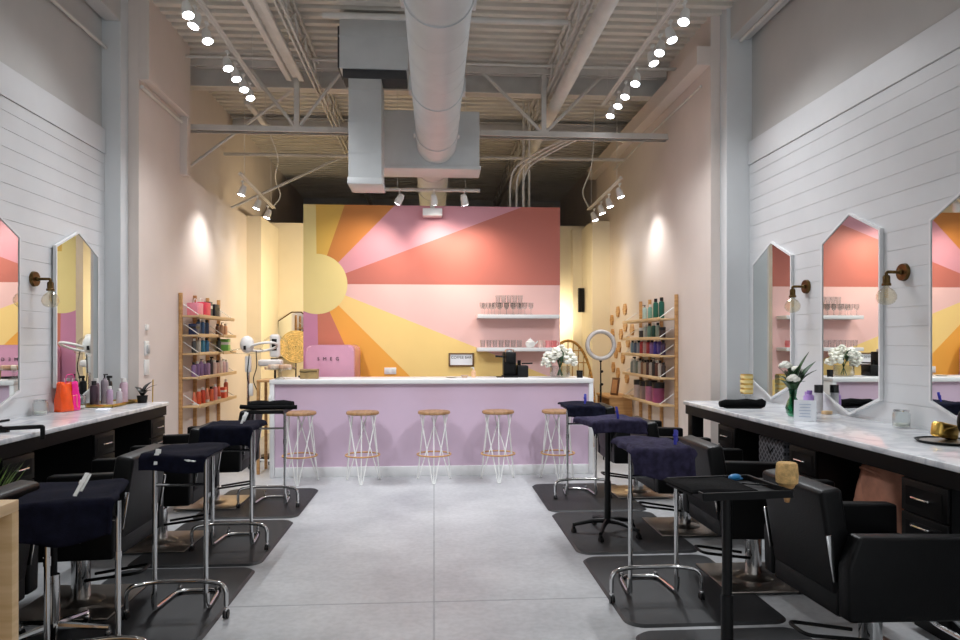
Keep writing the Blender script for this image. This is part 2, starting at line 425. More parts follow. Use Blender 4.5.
for i, (x, lb) in enumerate(((-1.44,'below the kraft box'), (-.77,'below the pink fridge'), (0,'in the middle of the row'), (.70,'below the coffee machine'), (1.36,'below the white bouquet'))):
    lab = 'wooden bar stool with white hairpin legs, %s' % lb
    if i == 0: st['label'] = lab; st.location = (x, 7.53, 0); st.rotation_euler.z = .05
    else: dup(st, lab, (x, 7.53, 0), .05-.03*i)

# ------------------------------------------------------------------ floor mats
def make_mat():
    w, d, r = .9, 1.19, .1
    pts = []
    for cx, cy, a0 in ((w/2-r, d/2-r, 0), (-w/2+r, d/2-r, 90), (-w/2+r, -d/2+r, 180), (w/2-r, -d/2+r, 270)):
        for k in range(7): a = math.radians(a0+15*k); pts.append((cx+r*math.cos(a), cy+r*math.sin(a)))
    m = MB(); A = [m.bm.verts.new((x, y, .001)) for x, y in pts]; B = [m.bm.verts.new((x*.965, y*.975, .014)) for x, y in pts]
    m.bridge(A, B); m.mark([m.bm.faces.new(A[::-1]), m.bm.faces.new(B)])
    return m.build('floor_mat', K['rubber'], smooth=20)
mt = make_mat(); tag(mt, '', 'mat', 'black mats under the salon chairs')
first = True
for side, xc, ys in (('orange bag', -1.62, (6.59, 5.33, 4.10, 2.87)), ('flower vase', 1.47, (6.64, 5.42, 4.17, 2.93))):
    for i, y in enumerate(ys):
        lab = 'black anti-fatigue floor mat, %s from the bar on the %s side' % (ORD[i], side)
        if first: mt['label'] = lab; mt.location = (xc, y, 0); first = False
        else: dup(mt, lab, (xc, y, 0))

# ------------------------------------------------------------------ salon chairs (face local +Y)
def make_chair():
    t = thing('salon_chair', '', 'chair', (0,0,0), 0, 'black styling chairs at the counters')
    m = MB(); m.box((0,0,.022), (.54,.54,.012), bevel=.005); m.cyl((0,0,.026), (0,0,.05), .13, .08, n=28); part(m, 'base_plate', K['brushed'], t)
    m = MB(); m.cyl((0,0,.05), (0,0,.27), .05, n=24); m.cyl((0,0,.27), (0,0,.345), .032, n=20); part(m, 'pump_column', K['chrome'], t)
    m = MB(); m.tube(fillet([(-.06,-.05,.16), (-.08,-.36,.205), (.08,-.36,.205), (.06,-.05,.16)], .05), .009); part(m, 'pump_pedal', K['blackmetal'], t)
    m = MB(); m.tube(fillet([(-.16,.2,.36), (-.16,.46,.12), (.16,.46,.12), (.16,.2,.36)], .05), .012); part(m, 'footrest', K['chrome'], t)
    m = MB(); m.b(-.27,.27,-.30,.30,.345,.47, bevel=.015, seg=3); part(m, 'seat_base', K['leather'], t)
    m = MB(); m.b(-.25,.25,-.22,.33,.44,.56, bevel=.03, seg=4); part(m, 'seat_cushion', K['leather'], t)
    for s in (-1, 1):
        m = MB(); P = [(-.33,.36),(.31,.345),(.34,.40),(.335,.69),(-.285,.71),(-.335,.58)]
        m.prism(P, lambda a, b, x: (x, a, b), (s*.262, s*.345))
        es = [e for e in m.bm.edges]; bmesh.ops.bevel(m.bm, geom=es, offset=.014, segments=3, affect='EDGES', profile=.5)
        part(m, 'armrest', K['leather'], t)
    m = MB(); rot = Matrix.Rotation(math.radians(9), 4, 'X')
    m.box((0,-.315,.665), (.505,.10,.45), bevel=.022, seg=4, rot=rot); part(m, 'backrest', K['leather'], t)
    m = MB(); m.b(-.255,.255,-.325,-.285,.35,.475, bevel=.012, seg=3); part(m, 'rear_apron', K['leather'], t)
    for s in (-1, 1):
        m = MB(); m.box((s*.256,-.352,.60), (.008,.022,.2), bevel=.003, rot=rot); part(m, 'hinge_bar', K['chrome'], t)
    return t
ch = make_chair()
chairs = [ # x, y, rz deg, dz, side, ordinal
    (-2.04,6.56,90,.02,'orange bag',0), (-2.04,5.30,90,.0,'orange bag',1), (-2.02,4.10,90,0,'orange bag',2), (-2.17,3.0,89,0,'orange bag',3),
    (2.03,6.76,-90,.02,'flower vase',0), (2.02,5.46,-90,.015,'flower vase',1), (2.02,4.25,-90,0,'flower vase',2), (2.01,3.06,-88,0,'flower vase',3)]
for i, (x, y, rz, dz, side, k) in enumerate(chairs):
    lab = 'black boxy salon chair, %s from the bar on the %s side' % (ORD[k], side)
    c = ch if i == 0 else dup(ch, lab, (0,0,0))
    c['label'] = lab; c.location = (x, y, 0); c.rotation_euler.z = math.radians(rz)

# ------------------------------------------------------------------ rolling trays
def caster(m, x, y):
    m.mi = 1
    for dx in (-.012, .006): m.cyl((x+dx, y-.004, .024), (x+dx+.008, y-.004, .024), .024, n=16)
    m.mi = 0
    m.box((x, y, .05), (.02,.03,.022), bevel=.004); m.cyl((x, y, .055), (x, y, .085), .009, n=10)
def make_cart():
    t = thing('rolling_tray', '', 'salon tray cart', (0,0,0), 0, 'chrome rolling trays')
    for s in (-1, 1): m = MB(); m.tube([(s*.138,.06,.035), (s*.138,.06,.865)], .0125, n=12); m.cyl((s*.138,.06,.58), (s*.138,.06,.62), .0155, n=12); part(m, 'post', K['chrome'], t)
    m = MB(); m.tube(fillet([(-.145,.06,.12), (-.145,.06,.03), (-.12,.36,.03), (.12,.36,.03), (.145,.06,.03), (.145,.06,.12)], .07), .0125, n=10); part(m, 'base_tube', K['chrome'], t)
    m = MB(); m.tube(fillet([(-.265,0,.075), (-.265,.0,.18), (-.145,.045,.19), (.145,.045,.19), (.265,.0,.18), (.265,0,.075)], .07), .0125, n=10); part(m, 'front_bar', K['chrome'], t)
    for x, y in ((-.265,0), (.265,0), (-.11,.36), (.11,.36)): m = MB(); caster(m, x, y); part(m, 'caster', [K['chrome'], K['blackplas']], t)
    m = MB(); m.tube([(-.145,.06,.72), (.145,.06,.72)], .009); part(m, 'crossbar', K['chrome'], t)
    m = MB(); m.b(-.16,.16,-.10,.30,.868,.876)
    for a in ((-.16,.16,-.10,-.09), (-.16,.16,.29,.30), (-.16,-.15,-.10,.30), (.15,.16,-.10,.30)): m.b(*a,.868,.9, bevel=.002, seg=1)
    part(m, 'tray', K['blackplas'], t)
    return t
def make_pole_cart():
    t = thing('pole_tray', '', 'salon tray cart', (0,0,0), 0, 'black single post trays')
    m = MB(); m.cyl((0,0,.10), (0,0,.87), .021, n=16); m.cyl((0,0,.09), (0,0,.42), .026, n=16); part(m, 'post', K['blackmetal'], t)
    for k in range(5):
        a = 2*PI*k/5+.3; m = MB(); dx, dy = math.cos(a), math.sin(a)
        m.tube([(0,0,.11), (dx*.12,dy*.12,.105), (dx*.27,dy*.27,.07)], .016, n=8, radii=[.022,.018,.013]); caster(m, dx*.265, dy*.265)
        part(m, 'base_leg', [K['blackmetal'], K['blackplas']], t)
    m = MB(); m.b(-.20,.20,-.17,.17,.868,.876)
    for a in ((-.20,.20,-.17,-.16), (-.20,.20,.16,.17), (-.20,-.19,-.17,.17), (.19,.20,-.17,.17)): m.b(*a,.868,.9, bevel=.002, seg=1)
    part(m, 'tray', K['blackplas'], t)
    m = MB(); m.tube([(.227+.026*math.cos(a), -.085+.026*math.sin(a), .885) for a in (2*PI*k/24 for k in range(24))], .004, n=6, closed=True); part(m, 'tool_ring', K['blackmetal'], t)
    return t
cart = make_cart(); pole = make_pole_cart()
OB, FV = 'orange bag', 'flower vase'
cart_spots = [(-1.53,3.10,.28,'chrome two-post rolling tray nearest the plywood cabinet',-.07),
              (-1.40,3.86,0,'chrome two-post rolling tray, third from the bar on the orange bag side',0),
              (-1.47,5.08,0,'chrome two-post rolling tray, second from the bar on the orange bag side',0),
              (-1.50,6.36,0,'chrome two-post rolling tray with a rolled towel, beside the bar stools',0),
              (1.29,3.93,0,'chrome two-post rolling tray with a draped plum towel on the mats',0),
              (1.42,6.52,0,'chrome two-post rolling tray in front of the last bar stool',0)]
for i, (x, y, rz, lab, dz) in enumerate(cart_spots):
    c = cart if i == 0 else dup(cart, lab, (0,0,0))
    c['label'] = lab; c.location = (x, y, 0); c.rotation_euler.z = rz
# the nearest tray is set lower: give it its own shorter posts
for c in cart.children:
    if c.name.startswith('tray'): c.location = (-.06,0,-.07)
    if c.name.startswith('post'): c.scale.z = .925
for i, (x, y, rz, lab) in enumerate([(1.262,2.9,.1,'black single-post tray cart holding the neck brush, nearest the camera'), (1.36,5.34,.2,'black single-post tray cart on a five-leg caster base')]):
    c = pole if i == 0 else dup(pole, lab, (0,0,0))
    c['label'] = lab; c.location = (x, y, 0); c.rotation_euler.z = rz

# ------------------------------------------------------------------ draped towels
def towel(label, loc, rz, w, d, hf, hb, hl, hr, m_, seed=0, amp=.008):
    rnd = random.Random(seed); ph = [rnd.uniform(0, 6.3) for _ in range(6)]
    U0, U1, V0, V1 = -w/2-hl, w/2+hr, -d/2-hf, d/2+hb
    def fn(u, v):
        x = U0+(U1-U0)*u; y = V0+(V1-V0)*v
        ex = max(0, abs(x)-w/2); ey = max(0, abs(y)-d/2); e = math.hypot(ex, ey)
        X = max(-w/2, min(w/2, x)); Y = max(-d/2, min(d/2, y)); z = 0
        if e > 0:
            r = .018; dx, dy = (math.copysign(ex, x)/e, math.copysign(ey, y)/e)
            if e < r*PI/2: o = r*math.sin(e/r); z = -r*(1-math.cos(e/r))
            else: o = r; z = -r-(e-r*PI/2)
            wave = amp*1.6*min(1, e/.06)*(math.sin(x*21+ph[0])+.6*math.sin(y*27+ph[1])+.4*math.sin((x+y)*40+ph[2]))
            o += max(-.012, wave)+.035*min(1, e/.15)*(1 if ex*ey > 0 else .2)
            X += dx*o; Y += dy*o
            z *= 1+.12*math.sin(x*13+ph[3])*min(1, e/.05)
        else:
            z = amp*.45*(math.sin(x*17+y*9+ph[4])+math.sin(y*23-x*7+ph[5])+1.2)
        return (X, Y, z)
    m = MB(); m.grid(fn, 44, 44)
    o = m.build('towel', m_, None, smooth=180, loc=loc, rz=rz, solid=.006)
    return tag(o, label, 'towel', 'towels on the trays')
towel('dark navy towel hanging deep over the front of the tray nearest the plywood cabinet', (-1.61,3.2,.842), .28, .36, .42, .17, .03, .02, .03, K['towelnavy'], 1)
towel('dark navy towel on the third tray from the bar, orange bag side', (-1.38,3.95,.908), .0, .325, .41, .09, .03, .0, .02, K['towelnavy'], 2)
towel('blue-black towel on the second tray from the bar, orange bag side', (-1.465,5.18,.908), .0, .33, .41, .15, .03, .02, .04, K['towelnavy'], 3)
towel('plum towel bunched over the chrome tray in front of the second chair row', (1.29,4.03,.908), .0, .33, .41, .17, .03, .04, .04, K['towelplum'], 4, .012)
towel('navy towel over the five-leg black tray', (1.37,5.34,.908), .2, .41, .35, .10, .04, .05, .06, K['towelplum'], 5, .01)
towel('black towel over the tray in front of the last bar stool', (1.42,6.62,.908), .0, .33, .41, .11, .03, .02, .06, K['towelnavy'], 6, .01)
towel('folded black towel lying flat on the tray that holds the neck brush', (1.18,2.9,.895), .1, .28, .26, .01, .01, .01, .01, K['towelblack'], 7)
m = MB(); m.tube([(-.20,.0,.045), (-.1,.01,.05), (0,-.004,.048), (.12,.008,.05), (.21,0,.044)], .04, n=12, radii=[.036,.042,.04,.044,.038])
m.tube([(-.26,-.02,.035), (-.1,-.05,.03), (.1,-.05,.032), (.25,-.03,.03)], .02, n=8)
tag(m.build('towel', K['towelblack'], loc=(-1.50,6.44,.884)), 'black rolled towel on the tray beside the bar stools', 'towel', 'towels on the trays')

# clips
def clip_on(label, loc, rot, m_, L=.085):
    t = thing('hair_clip', label, 'clip', loc, 0, 'clips on the towels'); t.rotation_euler = rot
    m = MB(); m.box((0,0,.012), (.018,L,.006), bevel=.002); m.box((0,L*.1,.012), (.026,.018,.01), bevel=.003); part(m, 'upper_jaw', m_, t)
    m = MB(); m.box((.008,L*.12,.004), (.016,L*.75,.006), bevel=.002); part(m, 'lower_jaw', m_, t)
    return t
clip_on('white clip standing on the navy towel nearest the plywood cabinet', (-1.50,3.06,.895), (.9,0,-.3), K['whiteplas'], .11)
clip_on('white clip on the towel of the third tray, orange bag side', (-1.46,3.755,.90), (1.2,0,0), K['whiteplas'])
clip_on('second white clip lower on the towel of the third tray, orange bag side', (-1.28,3.72,.875), (.1,0,1.3), K['whiteplas'], .06)
clip_on('white clip on the towel of the second tray, orange bag side', (-1.37,5.1,.955), (.9,0,-.3), K['whiteplas'], .1)
clip_on('white clip on the rolled towel beside the bar stools', (-1.50,6.44,.985), (1.4,0,0), K['whiteplas'], .08)
clip_on('blue clip on the plum towel of the chrome tray', (1.39,3.9,.955), (.9,0,-.35), K['navyclip'], .1)
clip_on('blue clip on the towel of the five-leg tray', (1.42,5.3,.955), (1.2,0,.2), K['navyclip'], .1)
clip_on('blue clip on the towel in front of the last bar stool', (1.45,6.56,.96), (1.3,0,-.2), K['navyclip'], .1)
# neck brush, tools on the near black tray
t = thing('neck_brush', 'tan neck brush with a wooden handle propped at the edge of the black tray', 'brush', (1.425,2.85,.90))
m = MB(); m.lathe([(.03,.0),(.044,.012),(.046,.05),(.042,.09),(.037,.096),(0,.096)], n=24); part(m, 'bristles', K['spongetan'], t)
m = MB(); m.lathe([(0,-.075),(.01,-.072),(.014,-.05),(.011,-.025),(.03,-.006),(.034,.004),(0,.004)], n=16); part(m, 'handle', K['oak'], t)
t.location = (1.496,2.838,.902)
t = thing('comb', 'black tail comb lying on the black tray beside the neck brush', 'comb', (1.34,2.97,.884), -.4)
m = MB(); m.b(-.09,.09,-.012,-.004,0,.006)
for k in range(24): m.b(-.088+k*.0075,-.085+k*.0075,-.004,.016,.001,.005)
part(m, 'comb_body', K['blackplas'], t); m = MB(); m.cyl((.09,-.008,.003),(.17,-.008,.003),.003,.0015,n=8); part(m, 'tail', K['blackplas'], t)
t = thing('section_clip', 'blue plastic hair clip lying on the black tray beside the neck brush', 'clip', (1.34,3.0,.893), .5)
m = MB(); m.sphere((0,0,.014), .03, (1.3,.6,.45)); part(m, 'shell', K['cyan'], t); m = MB(); m.b(-.05,.05,-.008,.008,.0,.006, bevel=.002); part(m, 'lower_jaw', K['cyan'], t)

# ------------------------------------------------------------------ counters with marble worktops
def worktop(x0, x1, y0, y1, label, endleg):
    t = thing('worktop', label, 'counter', ((x0+x1)/2, (y0+y1)/2, 0))
    cx, cy = (x0+x1)/2, (y0+y1)/2
    front = x0 if x0 > 0 else x1; s = 1 if x0 > 0 else -1
    m = MB(); m.b(x0-cx, x1-cx, y0-cy, y1-cy, .890, .925, bevel=.005, seg=3); part(m, 'marble_slab', K['marble'], t)
    m = MB(); m.b(front+s*.02-cx, front+s*.045-cx, y0-cy, y1-cy-.01, .80, .889); part(m, 'apron', K['black'], t)
    if endleg:
        m = MB(); m.b(front+s*.045-cx, front+s*.16-cx, y1-.12-cy, y1-.01-cy, .0, .889, bevel=.003); part(m, 'end_leg', K['black'], t)
    return t
worktop(XL+.002, -2.59, 1.6, YL-.004, 'white marble worktop running below the mirrors on the orange bag side', False)
worktop(2.475, XR-.002, 1.2, 6.72, 'white marble worktop running below the mirrors on the flower vase side', True)
def make_cabinet(w, d):
    t = thing('drawer_cabinet', '', 'cabinet', (0,0,0), 0, 'black drawer cabinets under the counters')
    m = MB(); m.b(-w/2, w/2, 0, d, .08, .797); m.b(-w/2+.01, w/2-.01, .05, d, 0, .08); part(m, 'body', K['black'], t)
    for z0, z1 in ((.62,.79), (.37,.61), (.09,.36)):
        m = MB(); m.b(-w/2+.004, w/2-.004, -.018, -.001, z0, z1, bevel=.003); m.b(-w/2+.04, w/2-.04, -.0205, -.017, z0+.035, z1-.035)
        dr = part(m, 'drawer', K['black'], t)
        h = (z0+z1)/2 if z1 > .7 else z1-.05
        m = MB(); m.tube(fillet([(-.06,-.02,h), (-.06,-.045,h), (.06,-.045,h), (.06,-.02,h)], .01), .006, n=8); part(m, 'handle', K['chrome'], dr)
    return t
cab = make_cabinet(.34, .53)
first = True
for side, x, rz, ys in ((OB, -2.63, 90, (6.74, 5.68, 4.54, 3.35)), (FV, 2.515, -90, (5.76, 4.54, 3.37))):
    for i, y in enumerate(ys):
        lab = 'black drawer cabinet with chrome pulls, %s from the bar under the %s worktop' % (ORD[i], side)
        c = cab if first else dup(cab, lab, (0,0,0)); first = False
        c['label'] = lab; c.location = (x, y, 0); c.rotation_euler.z = math.radians(rz)

# ------------------------------------------------------------------ hexagonal mirrors
def make_mirror():
    t = thing('wall_mirror', '', 'mirror', (0,0,0), 0, 'tall hexagonal mirrors on the boarded walls')
    w = .365; H = [(0,.0),(w,.14),(w,1.31),(0,1.48),(-w,1.31),(-w,.14)]
    m = MB(); m.prism(H, lambda a, b, y: (a, y, b), (-.022, -.001)); part(m, 'glass', K['mirror'], t, smooth=0)
    m = MB(); out = [(a*1.045, .77+(b-.77)*1.022) for a, b in H]; n = 6
    def v(p, y): return m.bm.verts.new((p[0], y, p[1]))
    A = [v(p,-.028) for p in H]; B = [v(p,-.028) for p in out]; C_ = [v(p,0) for p in out]; D = [v(p,0) for p in H]
    for P_, Q in ((A,B),(B,C_),(C_,D),(D,A)): m.bridge(P_, Q)
    part(m, 'frame', K['white'], t, smooth=0)
    return t
mir = make_mirror(); first = True
for side, x, rz, ys in ((OB, XL+.001, 90, ((6.39,1.0),(5.15,1.0),(3.92,1.0))), (FV, XR-.001, -90, ((6.44,.98),(5.19,.955),(3.93,.99)))):
    for i, (y, z) in enumerate(ys):
        lab = 'tall hexagonal wall mirror, %s from the bar on the %s wall' % (ORD[i], side)
        c = mir if first else dup(mir, lab, (0,0,0)); first = False
        c['label'] = lab; c.location = (x, y, z); c.rotation_euler.z = math.radians(rz)
        if z == .955: c.scale.z = 1.045
        if side == OB and i == 0: c.rotation_euler.z += math.radians(.8); c.location.x += .006

# sconces (arm points local -Y)
def make_sconce():
    t = thing('wall_sconce', '', 'wall lamp', (0,0,0), 0, 'brass sconces between the mirrors')
    m = MB(); m.cyl((0,0,0), (0,-.022,0), .062, .058, n=28); part(m, 'backplate', K['brass'], t)
    m = MB(); m.tube(fillet([(0,-.02,0), (0,-.13,.0), (0,-.13,-.03)], .02), .011, n=10); m.sphere((0,-.03,0), .018); part(m, 'arm', K['brass'], t)
    m = MB(); m.lathe([(0,-.02),(.018,-.022),(.024,-.035),(.024,-.075),(.030,-.08),(.030,-.095),(0,-.095)], c=(0,-.13,0)); part(m, 'socket', K['brass'], t)
    m = MB(); m.lathe([(.016,-.095),(.022,-.108),(.048,-.128),(.064,-.16),(.064,-.185),(.05,-.212),(.025,-.226),(0,-.229)], c=(0,-.13,0), n=24); b = part(m, 'bulb', K['amber'], t)
    m = MB(); m.tube([(.012*math.cos(k*.9), -.13+.012*math.sin(k*.9), -.115-.0022*k) for k in range(30)], .0012, n=5); part(m, 'filament', K['gold'], b)
    return t
sc = make_sconce()
for i, (x, y, z, rz, lab) in enumerate(((XL+.001,5.75,2.015,90,'brass wall sconce with bare globe bulb on the orange bag wall'),
        (XR-.001,5.84,1.995,-90,'brass wall sconce with bare globe bulb between the first two mirrors above the flower vase'),
        (XR-.001,4.585,1.995,-90,'brass wall sconce with bare globe bulb above the glass jar, flower vase wall'))):
    c = sc if i == 0 else dup(sc, lab, (0,0,0))
    c['label'] = lab; c.location = (x, y, z); c.rotation_euler.z = math.radians(rz)

# ------------------------------------------------------------------ ducts
t = thing('round_duct', 'fat round spiral air duct running under the ceiling above the aisle', 'duct', (.03,0,3.815))
m = MB(); m.cyl((0,-2.8,0), (0,8.035,0), .232, n=40)
y = -2.6
while y < 8: m.cyl((0,y,0), (0,y+.012,0), .2335, n=40, caps=True); y += .42
part(m, 'pipe', K['duct'], t)
for y in (.6, 2.6, 4.55, 6.2, 7.5):
    m = MB(); m.cyl((0,y,0), (0,y+.05,0), .24, n=40)
    for s in (-1, 1): m.b(s*.24-.012, s*.24+.012, y-.03, y+.12, -.06, .06, bevel=.003)
    part(m, 'flange', K['duct'], t)
t = thing('plenum_duct', 'grey rectangular plenum box where the round duct ends', 'duct', (0,8.04,3.54))
m = MB(); m.b(-.585,.53,0,.40,.015,.66, bevel=.006); part(m, 'box', K['duct'], t)
m = MB(); m.b(-.60,.545,-.015,.415,-.02,.02, bevel=.004); part(m, 'bottom_flange', K['duct'], t)
t = thing('round_duct', 'shorter round duct continuing behind the plenum box over the mural', 'duct', (-.02,8.46,3.80))
m = MB(); m.cyl((0,0,0), (0,3.7,0), .215, n=36); part(m, 'pipe', K['duct'], t)
for y in (.5, 1.7, 2.9): m = MB(); m.cyl((0,y,0), (0,y+.04,0), .223, n=36); part(m, 'flange', K['duct'], t)
t = thing('drop_duct', 'tall vertical rectangular duct hanging beside the plenum box', 'duct', (-.713,7.225,3.17))
m = MB(); m.b(-.172,.168,0,.42,.02,1.075, bevel=.005)
for z in (.3,.62,.95): m.b(-.175,.171,-.003,.423,z,z+.012)
part(m, 'shaft', K['duct'], t)
m = MB(); m.b(-.182,.178,-.012,.432,-.02,.045, bevel=.004); part(m, 'bottom_collar', K['duct'], t)
t = thing('air_handler_box', 'large grey air handling box on top of the drop duct', 'duct', (-.63,7.2,4.245))
m = MB(); m.b(-.345,.36,0,.44,.095,.67, bevel=.006); m.b(-.35,.365,-.005,.445,.42,.432); part(m, 'casing', K['duct'], t)
m = MB(); m.b(-.315,.345,.02,.30,0,.095, bevel=.004); part(m, 'gasket_base', K['ductdark'], t)
m = MB(); m.b(-.37,-.345,.05,.4,.12,.55, bevel=.004); part(m, 'side_hatch', K['ductdark'], t)

# pipes and conduits
def pipe(name, label, cat, pts, r, k='steel', n=14, couplers=()):
    m = MB(); m.tube(pts, r, n=n); 
    return tag(m.build(name, K[k]), label, cat)
pipe('drain_pipe', 'fat round pipe slanting along the ceiling to the back above the hexagon side', 'pipe', [(1.5,2,4.445),(1.5,16,4.445)], .078, n=20)
pipe('sprinkler_pipe', 'thin pipe crossing the ceiling in front of the roof beam', 'pipe', [(-2.86,8.15,4.80),(2.93,8.15,4.80)], .018)
pipe('sprinkler_pipe', 'upper pipe crossing high in front of the air handling box', 'pipe', [(-1.1,6.9,4.74),(1.35,6.9,4.74)], .03)
pipe('sprinkler_pipe', 'thin pipe crossing low behind the truss over the mural', 'pipe', [(-3.09,10.4,4.28),(3.06,10.4,4.3)], .025)
pipe('conduit', 'thin conduit high on the grey wall above the orange bag counter', 'conduit', [(XL+.018,2,4.37),(XL+.018,6.93,4.37)], .018)
pipe('conduit', 'thin conduit below the stepped bulkhead on the steamer side', 'conduit', [(RL+.02,7.14,4.07),(RL+.02,8.24,4.07)], .02)
pipe('conduit', 'thin conduit under the ledge beam above the flower vase counter', 'conduit', [(XR-.1,2,4.622),(XR-.1,6.93,4.622)], .018)
pipe('conduit', 'thin conduit below the bulkhead on the hexagon side wall', 'conduit', [(RR-.016,7.35,4.30),(RR-.016,11,4.30)], .016)
pipe('conduit', 'slanting brace rod from the steamer side wall to the rear roof', 'brace', [(-2.93,10.2,3.45),(-.7,10.62,4.66)], .02)
pipe('conduit', 'slanting rod below the truss near the steamer side wall', 'brace', [(-3.09,9.0,3.75),(-1.75,8.75,4.66)], .018)
for i, x in enumerate((1.02, 1.1)):
    pipe('conduit', ['vertical conduit dropping behind the mural near the fat pipe','second vertical conduit dropping behind the mural near the fat pipe'][i], 'conduit', [(x+.25,9.75,0.0),(x+.25,9.75,4.93)], .016)
for i in range(3):
    pipe('conduit', ORD[i]+' curved conduit sweeping down behind the mural beside the fat pipe', 'conduit', fillet([(1.66+.08*i,8.53,4.06),(1.35+.09*i,9.0,4.0),(1.05+.09*i,9.5,3.9),(1.05+.09*i,9.5,3.365)], .3), .013)

# strip channel hanging at the left joist
t = thing('strip_channel', 'long white double strip channel hanging beside the lattice joist', 'strip light', (-1.62,5.2,4.56))
for dx in (-.07, .07): m = MB(); m.b(dx-.03, dx+.03, -2.5, 3.0, 0, .05, bevel=.006); part(m, 'rail', K['steel'], t)
m = MB(); m.b(-.035,.035,-2.5,3.0,.045,.07); part(m, 'spine', K['steel'], t)
for y in (-1, 1, 2.6): m = MB(); m.cyl((0,y,.06), (0,y,.45), .006, n=6); part(m, 'hanger_rod', K['steel'], t)
# short rails on the left between tracks
t = thing('strip_channel', 'short white channel hanging above the steamer between the lit rails', 'strip light', (-2.3,9.3,4.45))
m = MB(); m.b(-.035,.035,-.6,.55,0,.05, bevel=.005); part(m, 'rail', K['steel'], t)
m = MB(); m.cyl((0,.3,.04), (0,.3,.5), .006, n=6); part(m, 'hanger_rod', K['steel'], t)

# ------------------------------------------------------------------ track lights
def rail(name, label, x0, y0, x1, y1, z0, z1, hang):
    t = thing('light_rail', label, 'track light rail', (x0, y0, z0))
    d = Vector((x1-x0, y1-y0, z1-z0)); m = MB()
    s = Vector((d.y, -d.x, 0)).normalized()*.018
    for o in (-1, 1): 
        m.tube([s*o, d+s*o], .011, n=6)
    m.tube([Vector((0,0,.012)), d+Vector((0,0,.012))], .016, n=6)
    part(m, 'track', K['steel'], t)
    for f in hang:
        p = d*f; m = MB(); m.cyl(p, (p.x, p.y, 4.98-z0), .004, n=6); part(m, 'suspension_cable', K['steel'], t)
    return t
def head(label, p, aim, on=True):
    t = thing('track_spotlight', label, 'spotlight', p, 0, 'track spotlights')
    d = (Vector(aim)-Vector(p)).normalized(); q = Vector((0,0,-1)).rotation_difference(d); M = q.to_matrix().to_4x4()
    m = MB(); m.lathe([(0,.075),(.03,.07),(.042,.03),(.048,-.055),(.043,-.055),(.036,-.04),(0,-.04)], n=20, M=M); part(m, 'housing', K['whiteplas'], t)
    m = MB(); m.lathe([(0,-.043),(.0435,-.050),(.0435,-.058),(0,-.061)], n=20, M=M); part(m, 'lamp_face', K['led'], t)
    m = MB(); m.cyl((0,0,.03), (0,0,.125), .008, n=8); m.box((0,0,.12), (.03,.06,.02), bevel=.004); part(m, 'stem', K['whiteplas'], t)
    return t, d
def spot(p, d, power, size=75, blend=.6, col=(1,.97,.94), r=.04):
    l = bpy.data.lights.new('spot_lamp', 'SPOT'); l.energy = power; l.spot_size = math.radians(size); l.spot_blend = blend; l.color = col; l.shadow_soft_size = r
    o = bpy.data.objects.new('spot_lamp', l); COL.objects.link(o); o.location = Vector(p)+d*.075
    o.rotation_euler = d.to_track_quat('-Z', 'Y').to_euler(); return o
rail('a', 'suspended spotlight rail above the orange bag side chairs', -2.0, 1.5, -2.0, 8.1, 4.44, 4.42, (.15,.45,.7,.95))
rail('b', 'suspended spotlight rail above the flower vase side chairs', 2.05, 1.5, 2.05, 8.25, 4.42, 4.39, (.15,.45,.7,.97))
rail('c', 'short suspended spotlight rail above the steamer side wall', -2.4, 8.75, -2.4, 10.55, 3.6, 3.52, (.1,.9))
tr = [o for o in bpy.data.objects if o.get('label') == 'short suspended spotlight rail above the steamer side wall'][0]
m = MB(); m.tube(fillet([(0,1.75,-.06),(.1,1.9,.12),(.02,1.7,.35),(.16,1.45,.55),(.1,1.1,.85)], .15), .008, n=6); part(m, 'power_cord', K['whiteplas'], tr)
rail('d', 'short suspended spotlight rail above the hexagon side wall', 2.4, 8.75, 2.4, 10.6, 3.62, 3.57, (.1,.9))
tr = [o for o in bpy.data.objects if o.get('label') == 'short suspended spotlight rail above the hexagon side wall'][0]
m = MB(); m.tube(fillet([(0,1.8,-.03),(-.12,1.85,.2),(-.02,1.6,.5),(-.05,1.3,.75),(-.05,1.25,1.3)], .15), .008, n=6); part(m, 'power_cord', K['whiteplas'], tr)
rail('e', 'spotlight rail in front of the top of the mural', -.64, 8.72, .58, 8.72, 3.42, 3.42, (.15,.85))
COOL = (.93,.96,1.0)
LP = dict(front=62, rear=60, mural=58)
yl = [5.95,6.15,6.45,7.08,7.36,7.66,7.92, 1.6,2.6,3.6,4.6]
for i, y in enumerate(yl):
    p = (-2.07, y, 4.30); k = sorted(yl, reverse=True).index(y)
    aim = (-2.9 if i % 2 and y < 6.8 else -1.2, y-.9, 1.0)
    wash = y in (3.6, 4.6)
    if wash: aim = (-.3, 7.8, .7)
    t, d = head('lit spotlight, %s from the bar on the rail above the orange bag side' % ORD[k], p, aim)
    spot(p, d, LP['front']*(2.4 if wash else 1), 70 if wash else 130, 1.0, COOL)
yr = [5.75,6.1,6.38,6.62,7.16,7.55,7.85,8.2, 1.6,2.6,3.6,4.6]
for i, y in enumerate(yr):
    p = (2.13, y, 4.28); k = sorted(yr, reverse=True).index(y)
    aim = (2.8 if i % 2 and y < 6.8 else 1.2, y-.9, 1.0)
    wash = y in (3.6, 4.6)
    if wash: aim = (.3, 7.8, .7)
    t, d = head('lit spotlight, %s from the bar on the rail above the flower vase side' % ORD[k], p, aim)
    spot(p, d, LP['front']*(2.4 if wash else 1), 70 if wash else 130, 1.0, COOL)
for i, (y, z) in enumerate(((9.0,3.44),(9.75,3.41),(10.35,3.39))):
    p = (-2.44, y, z); t, d = head('lit spotlight, %s from the near end of the short rail on the steamer side' % ORD[i], p, (-2.95, y-.12, 1.9))
    spot(p, d, LP['rear']*(.9 if i == 0 else .12), 105, 1.0, (1,.98,.97))
